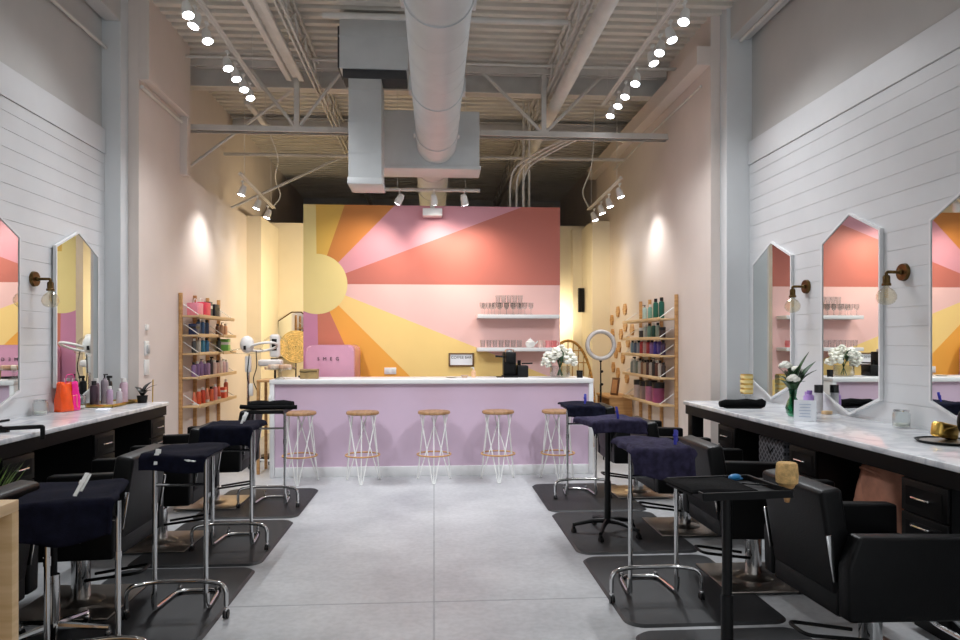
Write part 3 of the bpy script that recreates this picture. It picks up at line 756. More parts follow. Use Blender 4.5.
for i, (y, z) in enumerate(((8.95,3.47),(9.5,3.45),(9.95,3.44),(10.4,3.42))):
    p = (2.44, y, z); t, d = head('lit spotlight, %s from the near end of the short rail on the hexagon side' % ORD[i], p, (2.92, y-.12, 1.9))
    spot(p, d, LP['rear']*(.9 if i == 0 else .12), 105, 1.0, (1,.98,.97))
for i, (x, ax, az) in enumerate(((-.43,-1.15,2.2),(0,.1,2.45),(.38,.65,2.2))):
    p = (x, 8.70, 3.30); t, d = head('white spotlight hanging in front of the mural, '+['nearest the plenum box','in the middle of the rail','nearest the fat pipe'][i], p, (ax, 9.4, az))
    spot(p, d, LP['mural']*(.95,.95,.8)[i], 100, 1.0, (1,.86,.72))
# ceiling speaker / projector box on the mural rail
t = thing('projector', 'white box with a bracket hanging at the top centre of the mural', 'projector', (-.02,9.26,3.19))
m = MB(); m.b(-.13,.13,-.07,.09,0,.10, bevel=.008); part(m, 'case', K['whiteplas'], t)
m = MB(); m.b(-.03,.03,-.01,.03,.10,.19); m.b(-.03,.03,-.01,.22,.172,.19); part(m, 'bracket', K['steel'], t)

# ------------------------------------------------------------------ behind the bar
# fridge
t = thing('fridge', 'pink retro fridge with rounded corners standing behind the bar', 'fridge', (-1.285,8.64,0))
def rr(w, z0, z1, r, n=6):
    pts = []
    for cx, cz, a0 in ((w/2-r, z1-r, 0), (-w/2+r, z1-r, 90), (-w/2+r, z0+r, 180), (w/2-r, z0+r, 270)):
        for k in range(n+1): a = math.radians(a0+90*k/n); pts.append((cx+r*math.cos(a), cz+r*math.sin(a)))
    return pts
m = MB(); m.prism(rr(.60,.05,1.475,.075), lambda a, b, y: (a, y, b), (.085,.70)); part(m, 'body', K['fridge'], t, smooth=50)
m = MB(); m.prism(rr(.595,.055,1.47,.075), lambda a, b, y: (a, y, b), (.0,.078))
es = [e for e in m.bm.edges if all(abs(v.co.y) < 1e-4 for v in e.verts)]; bmesh.ops.bevel(m.bm, geom=es, offset=.035, segments=4, affect='EDGES', profile=.5)
dr = part(m, 'door', K['fridge'], t, smooth=50)
m = MB(); m.box((.20,-.02,1.0), (.03,.03,.16), bevel=.01); part(m, 'handle', K['chrome'], dr)
m = MB(); m.b(-.2,.2,.1,.6,0,.05); part(m, 'plinth', K['blackplas'], t)
def text(name, body, size, loc, parent, m_, space=1.0, ext=.002):
    c = bpy.data.curves.new(name, 'FONT'); c.body = body; c.size = size; c.align_x = 'CENTER'; c.align_y = 'CENTER'; c.extrude = ext; c.space_character = space
    q = bpy.data.objects.new(name, c); me = bpy.data.meshes.new_from_object(q); bpy.data.objects.remove(q); me.materials.clear(); me.materials.append(m_)
    o = bpy.data.objects.new(name, me); COL.objects.link(o); o.location = loc; o.rotation_euler = (PI/2,0,0); o.parent = parent
    return o
text('lettering', 'SMEG', .058, (-.02,-.004,1.30), dr, K['ink'], 2.4)

# wall shelves
for i, z in enumerate((1.825, 1.385)):
    m = MB(); m.b(0,1.10,0,.28,0,.05, bevel=.004)
    tag(m.build('wall_shelf', K['white'], loc=(.575,9.115,z)), ['upper','lower'][i]+' white floating shelf on the mural', 'shelf', 'floating shelves on the mural')
def tumbler(h=.10, r=.036):
    m = MB(); m.lathe([(0,.004),(r*.8,.004),(r,h),(r-.003,h),(r*.8-.003,.008),(0,.008)], n=14); return m
def goblet():
    m = MB(); m.lathe([(0,0),(.032,.001),(.032,.004),(.005,.01),(.004,.07),(.02,.08),(.034,.11),(.032,.16),(.030,.16),(.031,.112),(.015,.083),(0,.083)], n=16); return m
gl = goblet().build('wine_glass', K['glass']); tb = tumbler().build('glass_tumbler', K['glass'])
tag(gl, '', 'glass', 'glasses on the upper shelf'); tag(tb, '', 'glass', 'tumblers on the lower shelf')
n = 0
for k in range(9):
    x = .64+.082*k
    lab = 'clear wine glass, %s from the sign side along the upper shelf front' % ORD[k]
    g = gl if n == 0 else dup(gl, lab, (0,0,0)); n += 1
    g['label'] = lab; g.location = (x, 9.18, 1.876)
for k in range(6):
    g = dup(gl, 'clear wine glass, %s from the sign side along the upper shelf rear row' % ORD[k], (.68+.1*k, 9.32, 1.876))
for k in range(5):
    g = dup(tb, 'clear tumbler, %s from the sign side stacked above the upper shelf wine glasses' % ORD[k], (.86+.075*k, 9.25, 2.037))
m = MB(); m.b(0,.46,0,.16,0,.006); tag(m.build('glass_tray', K['glass'], loc=(.80,9.17,2.03)), 'clear tray laid across the wine glasses on the upper shelf', 'tray')
for k in range(7):
    lab = 'clear tumbler, %s from the sign side on the lower shelf' % ORD[k]
    g = tb if k == 0 else dup(tb, lab, (0,0,0))
    g['label'] = lab; g.location = (.65+.082*k, 9.2, 1.436)
m = MB()
t = thing('teapot', 'small white pot among the tumblers on the lower shelf', 'teapot', (1.29,9.2,1.436))
m = MB(); m.lathe([(0,0),(.045,.002),(.066,.035),(.062,.075),(.03,.1),(0,.1)], n=20); part(m, 'body', K['whiteplas'], t)
m = MB(); m.lathe([(.032,.1),(.02,.112),(.006,.118),(.01,.128),(0,.132)], n=14); part(m, 'lid', K['whiteplas'], t)
m = MB(); m.tube([(.06,0,.045),(.09,0,.07),(.1,0,.09)], .01, n=8); part(m, 'spout', K['whiteplas'], t)
for k, (x, c) in enumerate(((1.53,(236,150,150)), (1.61,(216,120,120)), (1.43,(222,190,180)))):
    t = thing('mug', ['coral mug near the outer end of the lower shelf','dark coral mug at the very outer end of the lower shelf','pale pink mug beside the white pot on the lower shelf'][k], 'mug', (x,9.2,1.436), -.5, 'mugs on the lower shelf')
    m = MB(); m.lathe([(0,0),(.034,.0),(.038,.01),(.038,.095),(.034,.095),(.034,.012),(0,.012)], n=18); part(m, 'cup', colmat('mug glaze', c), t)
    m = MB(); m.tube(fillet([(.036,0,.075),(.065,0,.075),(.065,0,.03),(.036,0,.025)], .02), .005); part(m, 'handle', colmat('mug glaze', c), t)
# sign
t = thing('framed_sign', 'small framed coffee bar sign hanging on the yellow part of the mural', 'sign', (.37,9.395,1.27))
m = MB(); m.b(-.15,.15,-.012,-.002,-.075,.075); part(m, 'panel', K['paper'], t)
m = MB()
for a in ((-.17,.17,.072,.09), (-.17,.17,-.09,-.072), (-.17,-.152,-.09,.09), (.152,.17,-.09,.09)): m.b(a[0],a[1],-.024,-.001,a[2],a[3], bevel=.002)
part(m, 'frame', wood('sign frame wood', (128,98,66), (104,78,50)), t)
text('lettering', 'COFFEE BAR', .05, (0,-.0125,.028), t, K['ink'], 1.0, .001)
t = thing('wall_outlet', 'white double outlet plate on the orange part of the mural', 'outlet', (-.59,9.398,1.12))
m = MB(); m.b(-.08,.08,-.008,0,-.045,.045, bevel=.004); part(m, 'plate', K['whiteplas'], t)
for x in (-.04,.04): m = MB(); m.b(x-.022,x+.022,-.012,-.007,-.03,.03, bevel=.004); part(m, 'socket', K['white'], t)
# coffee machine
t = thing('coffee_machine', 'black espresso machine standing on the bar top', 'coffee machine', (.93,8.2,1.09))
m = MB(); m.b(-.11,.06,-.12,.16,.0,.02, bevel=.004); m.b(-.10,.05,.0,.16,.02,.30, bevel=.012); m.b(-.085,.035,-.10,.1,.18,.30, bevel=.012); part(m, 'body', K['blackplas'], t)
m = MB(); m.lathe([(.055,.30),(.055,.325),(.04,.335),(0,.335)], c=(-.025,.06,0), n=20); part(m, 'lid', K['chrome'], t)
m = MB(); m.tube([(-.08,.0,.245),(-.2,.0,.25)], .012, n=8); part(m, 'lever', K['blackplas'], t)
m = MB(); m.b(-.19,-.12,-.1,.0,.0,.012, bevel=.003); part(m, 'drip_tray', K['blackplas'], t)
m = MB(); m.b(.06,.19,-.06,.14,.0,.14, bevel=.012); m.cyl((.09,.04,.14),(.09,.04,.2),.02,n=12); m.tube([(.12,.04,.16),(.25,.02,.165)], .009, n=8); part(m, 'milk_unit', K['blackplas'], t)
# bouquet in clear vase on bar
t = thing('flower_bouquet', 'white hydrangea bouquet in a clear glass vase on the bar top', 'flowers', (1.49,8.1,1.09))
t.scale = (1.15,1.15,1.15)
m = MB(); m.lathe([(0,.006),(.09,.006),(.105,.03),(.10,.12),(.095,.12),(.098,.03),(.085,.012),(0,.012)], n=24); part(m, 'vase', K['glass'], t)
rnd = random.Random(3)
for k, (dx, dy, dz, r) in enumerate(((-.11,-.02,.20,.075),(.10,-.02,.19,.075),(0,.05,.24,.08),(-.05,-.06,.25,.065),(.08,.03,.25,.06),(-.14,.02,.14,.055),(.14,.02,.15,.05),(0.02,.0,.29,.05))):
    m = MB()
    for j in range(26):
        a = rnd.uniform(0, 2*PI); e = math.acos(rnd.uniform(-.7,1)); q = Vector((math.sin(e)*math.cos(a), math.sin(e)*math.sin(a), math.cos(e)))*r*.78
        m.sphere(q+Vector((dx,dy,dz)), r*.34, (1,1,.7), 8, 5)
    part(m, 'blossom', K['petal'], t)
for k in range(6):
    a = k*1.05; m = MB(); m.tube([(-.03*math.cos(a),-.03*math.sin(a),.02), (.04*math.cos(a),.04*math.sin(a),.2)], .005, n=6); part(m, 'stem', K['leaf'], t)
def leaf(m, base, tip, w, bend=.03, n=6):
    base = Vector(base); tip = Vector(tip); d = tip-base; s = d.cross(Vector((0,0,1)))
    s = s.normalized() if s.length > 1e-4 else Vector((1,0,0)); up = s.cross(d).normalized()
    R_ = []
    for i in range(n+1):
        f = i/n; ww = w*math.sin(PI*min(1, .06+f*.94))**.8; c = base+d*f+up*bend*math.sin(PI*f)
        R_.append([m.bm.verts.new(c-s*ww), m.bm.verts.new(c-up*.1*ww), m.bm.verts.new(c+s*ww)])
    m.mark([m.bm.faces.new((R_[i][j],R_[i][j+1],R_[i+1][j+1],R_[i+1][j])) for i in range(n) for j in (0,1)])
for k in range(4):
    m = MB(); a = -1.9+.35*k; leaf(m, (0,-.06,.16), (.07*math.cos(a*2),-.12,.23+.02*k), .03); part(m, 'leaf', K['leaf'], t, smooth=180, solid=.002)
t = thing('candle', 'small black candle jar beside the bouquet on the bar top', 'candle', (1.71,8.02,1.09))
m = MB(); m.lathe([(0,0),(.035,0),(.036,.07),(.033,.074),(.033,.06),(0,.06)], n=18); part(m, 'jar', K['blackplas'], t)
m = MB(); m.lathe([(.037,.07),(.038,.086),(0,.088)], n=18); part(m, 'lid', K['blackplas'], t)
# small clutter
for k, (x, w, h, c, l) in enumerate(((.2,.16,.012,(236,222,200),'flat cream plate lying on the bar below the sign'), (.36,.10,.028,(214,180,150),'small peach dish on the bar below the sign'))):
    m = MB(); m.lathe([(0,0),(w*.3,0),(w*.5,h),(w*.48,h),(w*.28,.004),(0,.004)], n=20); tag(m.build('dish', colmat('dish glaze', c), loc=(x,8.15,1.091)), l, 'dish')
t = thing('soap_bottle', 'small peach pump bottle on the bar beside the sign', 'bottle', (.47,8.2,1.09))
m = MB(); m.lathe([(0,0),(.024,0),(.026,.01),(.026,.07),(.01,.085),(.01,.09),(0,.09)], n=14); part(m, 'body', colmat('peach soap', (236,190,150)), t)
m = MB(); m.cyl((0,0,.09),(0,0,.115),.006,n=8); m.b(-.03,.006,-.006,.006,.112,.12, bevel=.002); part(m, 'pump', K['whiteplas'], t)
# kraft box, cake stand and dark dish
t = thing('kraft_box', 'olive kraft cardboard box on the bar in front of the fridge', 'box', (-1.42,8.0,1.09))
m = MB(); m.b(-.095,.095,-.07,.07,0,.085, bevel=.003); part(m, 'body', K['kraft'], t)
m = MB(); m.b(-.098,.098,-.073,.073,.08,.11, bevel=.003); part(m, 'lid', K['kraft'], t)
m = MB(); m.tube([(-.098,-.075,.085),(-.03,-.077,.08),(.02,-.077,.09),(.098,-.075,.086)], .006, n=6); part(m, 'ribbon', colmat('dark olive ribbon', (88,72,40)), t)
m = MB(); m.lathe([(0,0),(.09,0),(.105,.02),(.10,.022),(.085,.006),(0,.006)], n=24); tag(m.build('dish', K['blackplas'], loc=(-1.50,8.27,1.091)), 'black dish on the bar between the glass stand and kraft box', 'dish')
t = thing('cake_stand', 'clear glass cake stand on the end of the bar by the steamer', 'cake stand', (-1.735,7.93,1.09))
m = MB(); m.lathe([(0,0),(.055,0),(.05,.012),(.018,.03),(.014,.085),(.03,.10),(.165,.108),(.175,.135),(.17,.135),(.16,.115),(0,.112)], n=32); part(m, 'stand', K['glass'], t)
for k in range(6):
    a = k*1.05; m = MB(); m.b(-.045,.045,-.028,.028,0,.05, bevel=.008)
    o = m.build('soap_bar', colmat('wrapped soap', ((214,178,150),(226,206,186),(200,160,130))[k%3]), loc=(-1.735+.085*math.cos(a),7.93+.085*math.sin(a),1.204), rz=a)
    tag(o, 'wrapped soap bar on the glass cake stand', 'soap', 'soap bars on the cake stand')
    o['label'] = '%s wrapped soap bar, %s around the glass cake stand by the steamer' % (('peach','cream','tan')[k%3], ORD[k])

# ------------------------------------------------------------------ left rear corner: processors, mirror, basket
t = thing('hair_steamer', 'white hair processor with a ring hood and hanging cords beside the bar', 'hair processor', (-2.27,8.62,0))
m = MB(); m.cyl((0,0,.06),(0,0,1.2),.016,n=12); part(m, 'post', K['chrome'], t)
for k in range(5):
    a = 2*PI*k/5; m = MB(); m.tube([(0,0,.08),(.26*math.cos(a),.26*math.sin(a),.05)], .014, n=8); caster(m, .26*math.cos(a), .26*math.sin(a)); part(m, 'base_leg', [K['whiteplas'], K['blackplas']], t)
m = MB(); m.box((0,0,1.24), (.07,.06,.2), bevel=.015); part(m, 'column_head', K['whiteplas'], t)
m = MB(); m.sphere((-.01,-.01,1.48), .085, (1,.9,1.25), 24, 14); part(m, 'motor_head', K['whiteplas'], t)
m = MB(); m.box((-.02,-.085,1.44), (.03,.015,.05), bevel=.004); part(m, 'control_knob', K['blackplas'], t)
m = MB(); pts = [(.18+.16*math.cos(a), .02+.14*math.sin(a), 1.45+.03*math.cos(a)-.045*math.sin(a)) for a in (2*PI*k/36 for k in range(36))]; m.tube(pts, .016, n=10, closed=True); part(m, 'ring_hood', K['whiteplas'], t)
m = MB(); pts = [(-.02+.19*math.cos(a), .02+.14*math.sin(a), 1.40+.03*math.sin(a)) for a in (2*PI*k/36 for k in range(36))]; m.tube(pts, .008, n=8, closed=True); part(m, 'guard_ring', K['glass'], t)
for k, pts in enumerate(([(.02,-.03,1.36),(.0,-.06,1.1),(.03,-.05,.95),(0,-.03,.8),(.02,-.02,.55)], [(.1,-.02,1.4),(.12,-.06,1.2),(.07,-.07,1.05),(.13,-.06,.9),(.15,-.04,.6),(.06,0,.3)])):
    m = MB(); m.tube(fillet(pts, .06), .006, n=6); part(m, 'cord', K['blackplas'], t)
m = MB(); m.box((.05,-.06,.93), (.05,.03,.15), bevel=.01); part(m, 'remote', K['whiteplas'], t)
t = thing('facial_steamer', 'white steamer head with a dark display on a slim stand behind the bar end', 'steamer', (-2.06,9.12,0))
m = MB(); m.cyl((0,0,.05),(0,0,1.2),.014,n=10); m.lathe([(0,.02),(.2,.02),(.2,.04),(.03,.06),(0,.06)], n=24); part(m, 'stand', K['blackmetal'], t)
m = MB(); m.box((0,0,1.46), (.13,.09,.30), bevel=.035, seg=4); part(m, 'head', K['whiteplas'], t)
m = MB(); m.b(-.032,.032,-.05,-.043,1.40,1.55, bevel=.003); part(m, 'display', K['blackplas'], t)
m = MB(); m.box((-.05,-.02,1.24), (.30,.16,.09), bevel=.03, seg=4); part(m, 'bowl', K['whiteplas'], t)
m = MB(); m.b(-.045,.045,-.05,-.04,1.285,1.30); part(m, 'label_strip', K['blackplas'], t)
for s in (-1, 1): m = MB(); m.tube(fillet([(s*.06,0,1.58),(s*.15,0,1.52),(s*.18,0,1.40)], .06), .012, n=8); part(m, 'hood_arm', K['glass'], t)
t = thing('trolley', 'low brown trolley table standing at the end of the bar', 'trolley', (-1.925,8.2,0))
m = MB(); m.b(-.09,.09,-.2,.2,1.05,1.075, bevel=.004); part(m, 'top', K['oak'], t)
for x in (-.075,.075):
    for y in (-.18,.18): m = MB(); m.b(x-.015,x+.015,y-.015,y+.015,0,1.05); part(m, 'leg', K['oak'], t)
# standing clipped-corner mirror on the back wall and a woven fan-shaped basket lid
t = thing('wall_mirror', 'clipped-corner mirror with a dark frame on the cream back wall', 'mirror', (-2.42,12.28,1.25))
H = [(-.30,0),(.30,0),(.30,.62),(.10,.78),(-.06,.78),(-.30,.62)]
m = MB(); m.prism(H, lambda a, b, y: (a, y, b), (-.02,0)); part(m, 'glass', K['mirror'], t, smooth=0)
m = MB(); m.tube([(a,-.012,b) for a, b in H], .014, n=6, closed=True); part(m, 'frame', K['brass'], t)
t = thing('woven_plaque', 'round woven straw plaque standing in front of the clipped mirror', 'basket', (-2.36,12.0,1.14))
m = MB()
for k in range(9): r = .025+.03*k; m.tube([(r*math.cos(a), -.02+.001*k, .29+r*math.sin(a)) for a in (2*PI*j/36 for j in range(36))], .014, n=6, closed=True)
part(m, 'coils', K['straw'], t)
m = MB(); m.cyl((0,.0,-1.14),(0,.0,.29),.012,n=8); m.lathe([(0,-1.14),(.15,-1.14),(.15,-1.12),(0,-1.12)], n=24); part(m, 'stand', K['blackmetal'], t)

# ------------------------------------------------------------------ right rear: wall light box, egg chair, ring light, hexagons, frames
t = thing('wall_speaker', 'slim black speaker mounted on the cream wall near the ring light', 'speaker', (2.56,11.9,2.03))
m = MB(); m.b(-.05,.05,-.04,.04,0,.42, bevel=.008); part(m, 'case', K['blackplas'], t)
m = MB(); m.b(-.04,.04,-.046,-.04,.02,.4); part(m, 'grille', K['blackmetal'], t)
m = MB(); m.b(-.02,.02,.04,.2,.15,.27); part(m, 'bracket', K['whiteplas'], t)
t = thing('egg_chair', 'rattan egg chair with an arched open back behind the bar end', 'chair', (2.0,10.2,0))
def arch(f, y, w=.40, h=1.53, z0=.35):
    return [(w*f*math.cos(a), y, z0+(h-z0)*max(0,math.sin(a))**.8) for a in (PI*k/24 for k in range(25))]
m = MB(); m.tube(arch(1, 0), .02, n=8); part(m, 'back_frame', K['rattan'], t)
m = MB()
for f in (-.8,-.6,-.4,-.2,0,.2,.4,.6,.8):
    x = .40*f; zt = .35+1.18*(math.sqrt(1-f*f))**.8; m.tube([(x,.0,.4),(x*1.05,.1,.4+(zt-.4)*.5),(x,.0,zt)], .007, n=6)
for z in (.7,.95,1.2,1.38):
    w = .40*math.sqrt(max(0,1-((z-.35)/1.18)**2.5)); m.tube([(-w,.0,z),(0,.1,z),(w,.0,z)], .007, n=6)
part(m, 'back_weave', K['rattan'], t)
m = MB(); m.lathe([(0,.36),(.36,.36),(.38,.40),(.36,.44),(0,.44)], c=(0,-.2,0), n=28); part(m, 'seat', K['rattan'], t)
m = MB(); m.lathe([(0,.44),(.33,.44),(.35,.48),(.3,.52),(0,.53)], c=(0,-.2,0), n=28); part(m, 'cushion', K['whiteplas'], t)
for x in (-.28,.28):
    for y in (-.42,.02): m = MB(); m.tube([(x,y,0),(x*.8,y,.37)], .018, n=8); part(m, 'leg', K['rattan'], t)
t = thing('ring_light', 'round ring light on a thin black tripod between the bar and rack', 'ring light', (2.2,9.0,0))
m = MB(); m.tube([(.178*math.cos(a), -.02, 1.47+.178*math.sin(a)) for a in (2*PI*k/48 for k in range(48))], .026, n=12, closed=True); part(m, 'ring_lamp', colmat('ring diffuser', (206,200,196)), t)
m = MB(); m.tube([(.178*math.cos(a), .004, 1.47+.178*math.sin(a)) for a in (2*PI*k/48 for k in range(48))], .027, n=12, closed=True); part(m, 'ring_shell', colmat('grey shell', (96,92,90)), t)
m = MB(); m.cyl((0,0,.5),(0,0,1.27),.009,n=10); m.cyl((0,0,.3),(0,0,.95),.013,n=10); m.box((0,0,1.27),(.03,.03,.05),bevel=.005); part(m, 'pole', K['blackmetal'], t)
for z in (.95,1.12): m = MB(); m.sphere((.015,0,z), .018, (1.2,1,1)); part(m, 'clamp_knob', K['blackplas'], t)
for k in range(3):
    a = .4+2*PI*k/3; m = MB(); m.tube([(0,0,.6),(.33*math.cos(a),.33*math.sin(a),.01)], .009, n=8); part(m, 'leg', K['blackmetal'], t)
hexs = [(11.14,1.87),(10.77,1.99),(10.37,2.01),(10.59,1.63),(10.2,1.51),(10.89,1.33),(10.48,1.26),(11.05,1.10),(10.77,1.02),(10.26,.97),(11.1,1.64),(9.99,1.69),(10.7,1.43),(10.35,1.75)]
_old = [(10.55,2.02),(9.97,2.02),(10.15,1.83),(10.75,1.80),(10.42,1.62),(10.0,1.68),(10.9,1.98),(10.6,1.42),(10.2,1.36),(10.85,1.52),(10.35,1.15),(9.95,1.45),(10.05,1.02),(10.6,1.05)]
m = MB(); m.prism([(.095*math.cos(PI/3*k), .095*math.sin(PI/3*k)) for k in range(6)], lambda a, b, x: (x, a, b), (-.022, 0)); hx = m.build('hexagon_tile', K['oak'], smooth=0)
tag(hx, '', 'wall decoration', 'wooden hexagons on the side wall')
for k, (y, z) in enumerate(sorted(hexs, key=lambda p: -p[1])):
    lab = 'wooden hexagon on the wall beside the product rack, %s from the top' % ORD[k]
    c = hx if k == 0 else dup(hx, lab, (0,0,0)); c['label'] = lab; c.location = (RR, y, z)
t = thing('picture_frame', 'small brown framed picture leaning on the low shelf below the hexagons', 'picture', (2.70,10.15,.717), -1.2)
m = MB(); m.box((0,0,.13),(.17,.02,.26), bevel=.003, rot=Matrix.Rotation(-.15,4,'X')); part(m, 'frame', wood('brown frame', (104,66,40), (80,48,28)), t)
m = MB(); m.box((0,-.012,.13),(.12,.006,.2), rot=Matrix.Rotation(-.15,4,'X')); part(m, 'print', colmat('sepia print', (170,120,80)), t)
t = thing('low_console', 'low oak console below the wooden hexagons', 'console', (2.73,10.3,0))
m = MB(); m.b(-.19,.18,-.4,.4,.68,.715, bevel=.003); part(m, 'top', K['oak'], t)
for y in (-.37,.37): m = MB(); m.b(-.17,.16,y-.015,y+.015,0,.68); part(m, 'side_panel', K['oak'], t)

# ------------------------------------------------------------------ product racks
def rack(label, xw, s, ups, ends, splits):
    t = thing('product_rack', label, 'shelf rack', (xw, (ends[0]+ends[1])/2, 0)); cy = (ends[0]+ends[1])/2
    for y in ups: m = MB(); m.b(s*.002, s*.04, y-cy-.018, y-cy+.018, 0, 2.08, bevel=.003); part(m, 'upright', K['oak'], t)
    for z, segs in splits:
        for a, b_ in segs:
            m = MB(); m.b(s*.042, s*.235, a-cy, b_-cy, z-.022, z, bevel=.003); m.b(s*.225, s*.24, a-cy, b_-cy, z-.028, z+.012, bevel=.002); part(m, 'shelf', K['oakedge'], t)
            for y in (a+.04, b_-.04):
                m = MB(); m.tube([(s*.04, y-cy, z+.13), (s*.22, y-cy, z+.004)], .005, n=6); part(m, 'wire_bracket', K['whiteplas'], t)
    return t
LZ = [1.80, 1.58, 1.36, 1.06, .70]
rack('oak product rack on the blush wall behind the white hair processor', RL, 1, (8.21,8.69,9.16,9.62), (8.15,9.7),
     [(1.82,[(8.2,9.6)]), (1.595,[(8.2,8.9),(9.12,9.68)]), (1.38,[(8.2,8.9),(9.12,9.68)]), (1.10,[(8.2,9.7)]), (.765,[(8.2,9.7)])])
rack('oak product rack on the blush wall beside the wooden hexagons', RR, -1, (8.10,8.64,9.12,9.53), (8.05,9.7),
     [(z, [(8.09,9.68)]) for z in (1.795, 1.56, 1.35, 1.08, .755)])
def bottle(kind, rgb, cap, h, r, label, loc, group, rz=0):
    t = thing({'pump':'pump_bottle','tall':'shampoo_bottle','tube':'squeeze_tube','jar':'product_jar','box':'product_box','bag':'gift_bag','spray':'spray_bottle'}[kind], label,
              {'box':'box','bag':'bag','jar':'jar','tube':'tube'}.get(kind, 'bottle'), loc, rz, group)
    body = colmat('product colour', rgb); cm = colmat('cap colour', cap)
    if kind in ('box', 'bag'):
        m = MB(); m.b(-r, r, -r*.7, r*.7, 0, h, bevel=.002 if kind == 'box' else .006); part(m, 'carton' if kind == 'box' else 'pouch', body, t)
        m = MB()
        if kind == 'box': m.b(-r*1.01, r*1.01, -r*.71, r*.71, h*.55, h*.75); part(m, 'label_band', cm, t)
        else:
            m.tube(fillet([(-r*.5,0,h-.004), (-r*.4,0,h+.05), (r*.4,0,h+.05), (r*.5,0,h-.004)], .03), .004, n=6); part(m, 'handle', cm, t)
    elif kind == 'tube':
        m = MB(); m.lathe([(r*.85,.0),(r*.85,.03),(0,.03)], n=14); part(m, 'cap', cm, t)
        m = MB(); V = []
        for f in (0,.3,.7,1): V.append([m.bm.verts.new((r*(1+.15*f)*math.cos(a), r*(1-.92*f)*math.sin(a), .03+f*(h-.03))) for a in (2*PI*k/14 for k in range(14))])
        for A, B in zip(V, V[1:]): m.bridge(A, B)
        m.mark([m.bm.faces.new(V[-1])]); part(m, 'tube_body', body, t)
    elif kind == 'jar':
        m = MB(); m.lathe([(0,0),(r,.0),(r,h*.72),(0,h*.72)], n=20); part(m, 'body', body, t)
        m = MB(); m.lathe([(r*1.03,h*.72),(r*1.03,h),(0,h)], n=20); part(m, 'lid', cm, t)
    else:
        m = MB(); m.lathe([(0,0),(r*.95,0),(r,.006),(r,h*.72),(r*.85,h*.8),(r*.4,h*.84),(r*.4,h*.88),(0,h*.88)], n=14); part(m, 'body', body, t)
        m = MB()
        if kind == 'pump': m.cyl((0,0,h*.87),(0,0,h),r*.22,n=8); m.box((0,-r*.35,h),(r*.4,r*1.3,h*.04), bevel=.001)
        elif kind == 'spray': m.cyl((0,0,h*.87),(0,0,h*.95),r*.35,n=10); m.box((0,-r*.3,h*.97),(r*.6,r*1.6,h*.09), bevel=.002)
        else: m.lathe([(r*.62,h*.84),(r*.62,h),(0,h)], n=14)
        part(m, 'cap', cm, t)
    return t
BK, WH, GD = (18,18,20), (236,234,230), (206,170,100)
def row(side, lvl, z, x, y0, y1, items):
    n = len(items)
    for i, (kind, rgb, cname, cap, h, r) in enumerate(items):
        y = y0+(y1-y0)*(i+.5)/n
        noun = {'pump':'pump bottle','tall':'bottle','tube':'tube','jar':'jar','box':'carton','bag':'gift bag','spray':'spray bottle'}[kind]
        lab = '%s %s, %s from the near end, %s shelf down, %s rack' % (cname, noun, ORD[i], ORD[lvl], side)
        bottle(kind, rgb, cap, h, r, lab, (x, y, z+.001), 'products on the %s rack' % side, (PI/2 if x < 0 else -PI/2)+random.uniform(-.15,.15))
PX = RL+.13; S = 'steamer side'
row(S,0,1.82,PX,8.26,9.4,[('bag',(240,150,170),'pale pink',WH,.15,.09),('bag',(232,60,96),'hot pink',WH,.17,.10),('box',(26,34,58),'navy',WH,.19,.06),('box',(32,36,52),'dark navy',BK,.17,.07),('tall',(222,214,206),'off-white',WH,.13,.025)])
row(S+' outer',1,1.595,PX,8.26,8.86,[('box',(30,48,92),'navy blue',BK,.13,.06),('tall',(44,76,120),'blue',BK,.19,.028),('tall',(52,90,136),'mid blue',WH,.19,.028),('tall',(40,66,106),'deep blue',BK,.19,.028)])
row(S+' inner',1,1.595,PX,9.14,9.64,[('tall',(110,74,50),'brown',BK,.15,.027),('pump',(190,150,120),'tan',BK,.17,.027),('tall',(226,176,140),'peach',WH,.16,.027)])
row(S+' outer',2,1.38,PX,8.26,8.86,[('tall',(70,74,76),'charcoal',WH,.17,.028),('pump',(196,196,190),'light grey',BK,.18,.028),('tall',(64,140,176),'teal blue',WH,.18,.03),('tall',(52,120,170),'sky blue',BK,.18,.03)])
row(S+' inner',2,1.38,PX,9.14,9.64,[('tall',(56,60,54),'dark',BK,.18,.03),('box',(120,190,90),'green',WH,.17,.09)])
row(S,3,1.10,PX,8.26,9.66,[('tall',(142,112,160),'purple',BK,.17,.028),('tall',(130,100,150),'violet',WH,.18,.028),('pump',(150,120,168),'lilac',BK,.2,.028),('tall',(120,92,140),'deep purple',WH,.17,.028),('tall',(170,140,180),'pale purple',BK,.18,.028),('spray',(60,52,60),'dark',BK,.22,.026),
    ('tall',(206,180,176),'blush',WH,.18,.028),('tall',(196,160,150),'rose',BK,.17,.028),('pump',(222,206,200),'cream',WH,.2,.028),('tall',(214,180,186),'pink',WH,.18,.028),('tall',(206,190,200),'pale pink',WH,.17,.028)])
row(S,4,.765,PX,8.26,9.66,[('tube',(226,120,92),'salmon',WH,.15,.03),('tall',(224,96,60),'orange',WH,.18,.03),('tall',(214,80,56),'red orange',WH,.19,.03),('tube',(232,134,110),'coral',WH,.17,.032),('tall',(226,108,70),'bright orange',BK,.18,.03),('tall',(236,150,150),'pink coral',WH,.2,.03),('tube',(222,92,62),'vivid orange',WH,.16,.032),('box',(226,84,60),'red',WH,.14,.06),('tall',(186,96,72),'rust',WH,.24,.028)])
PX = RR-.13; S = 'hexagon side'
row(S,0,1.795,PX,8.2,9.1,[('tall',(20,92,76),'dark green',BK,.26,.034),('tall',(24,104,86),'emerald',BK,.26,.034),('tall',(120,170,160),'pale teal',WH,.2,.03),('pump',(176,200,196),'grey green',BK,.2,.03)])
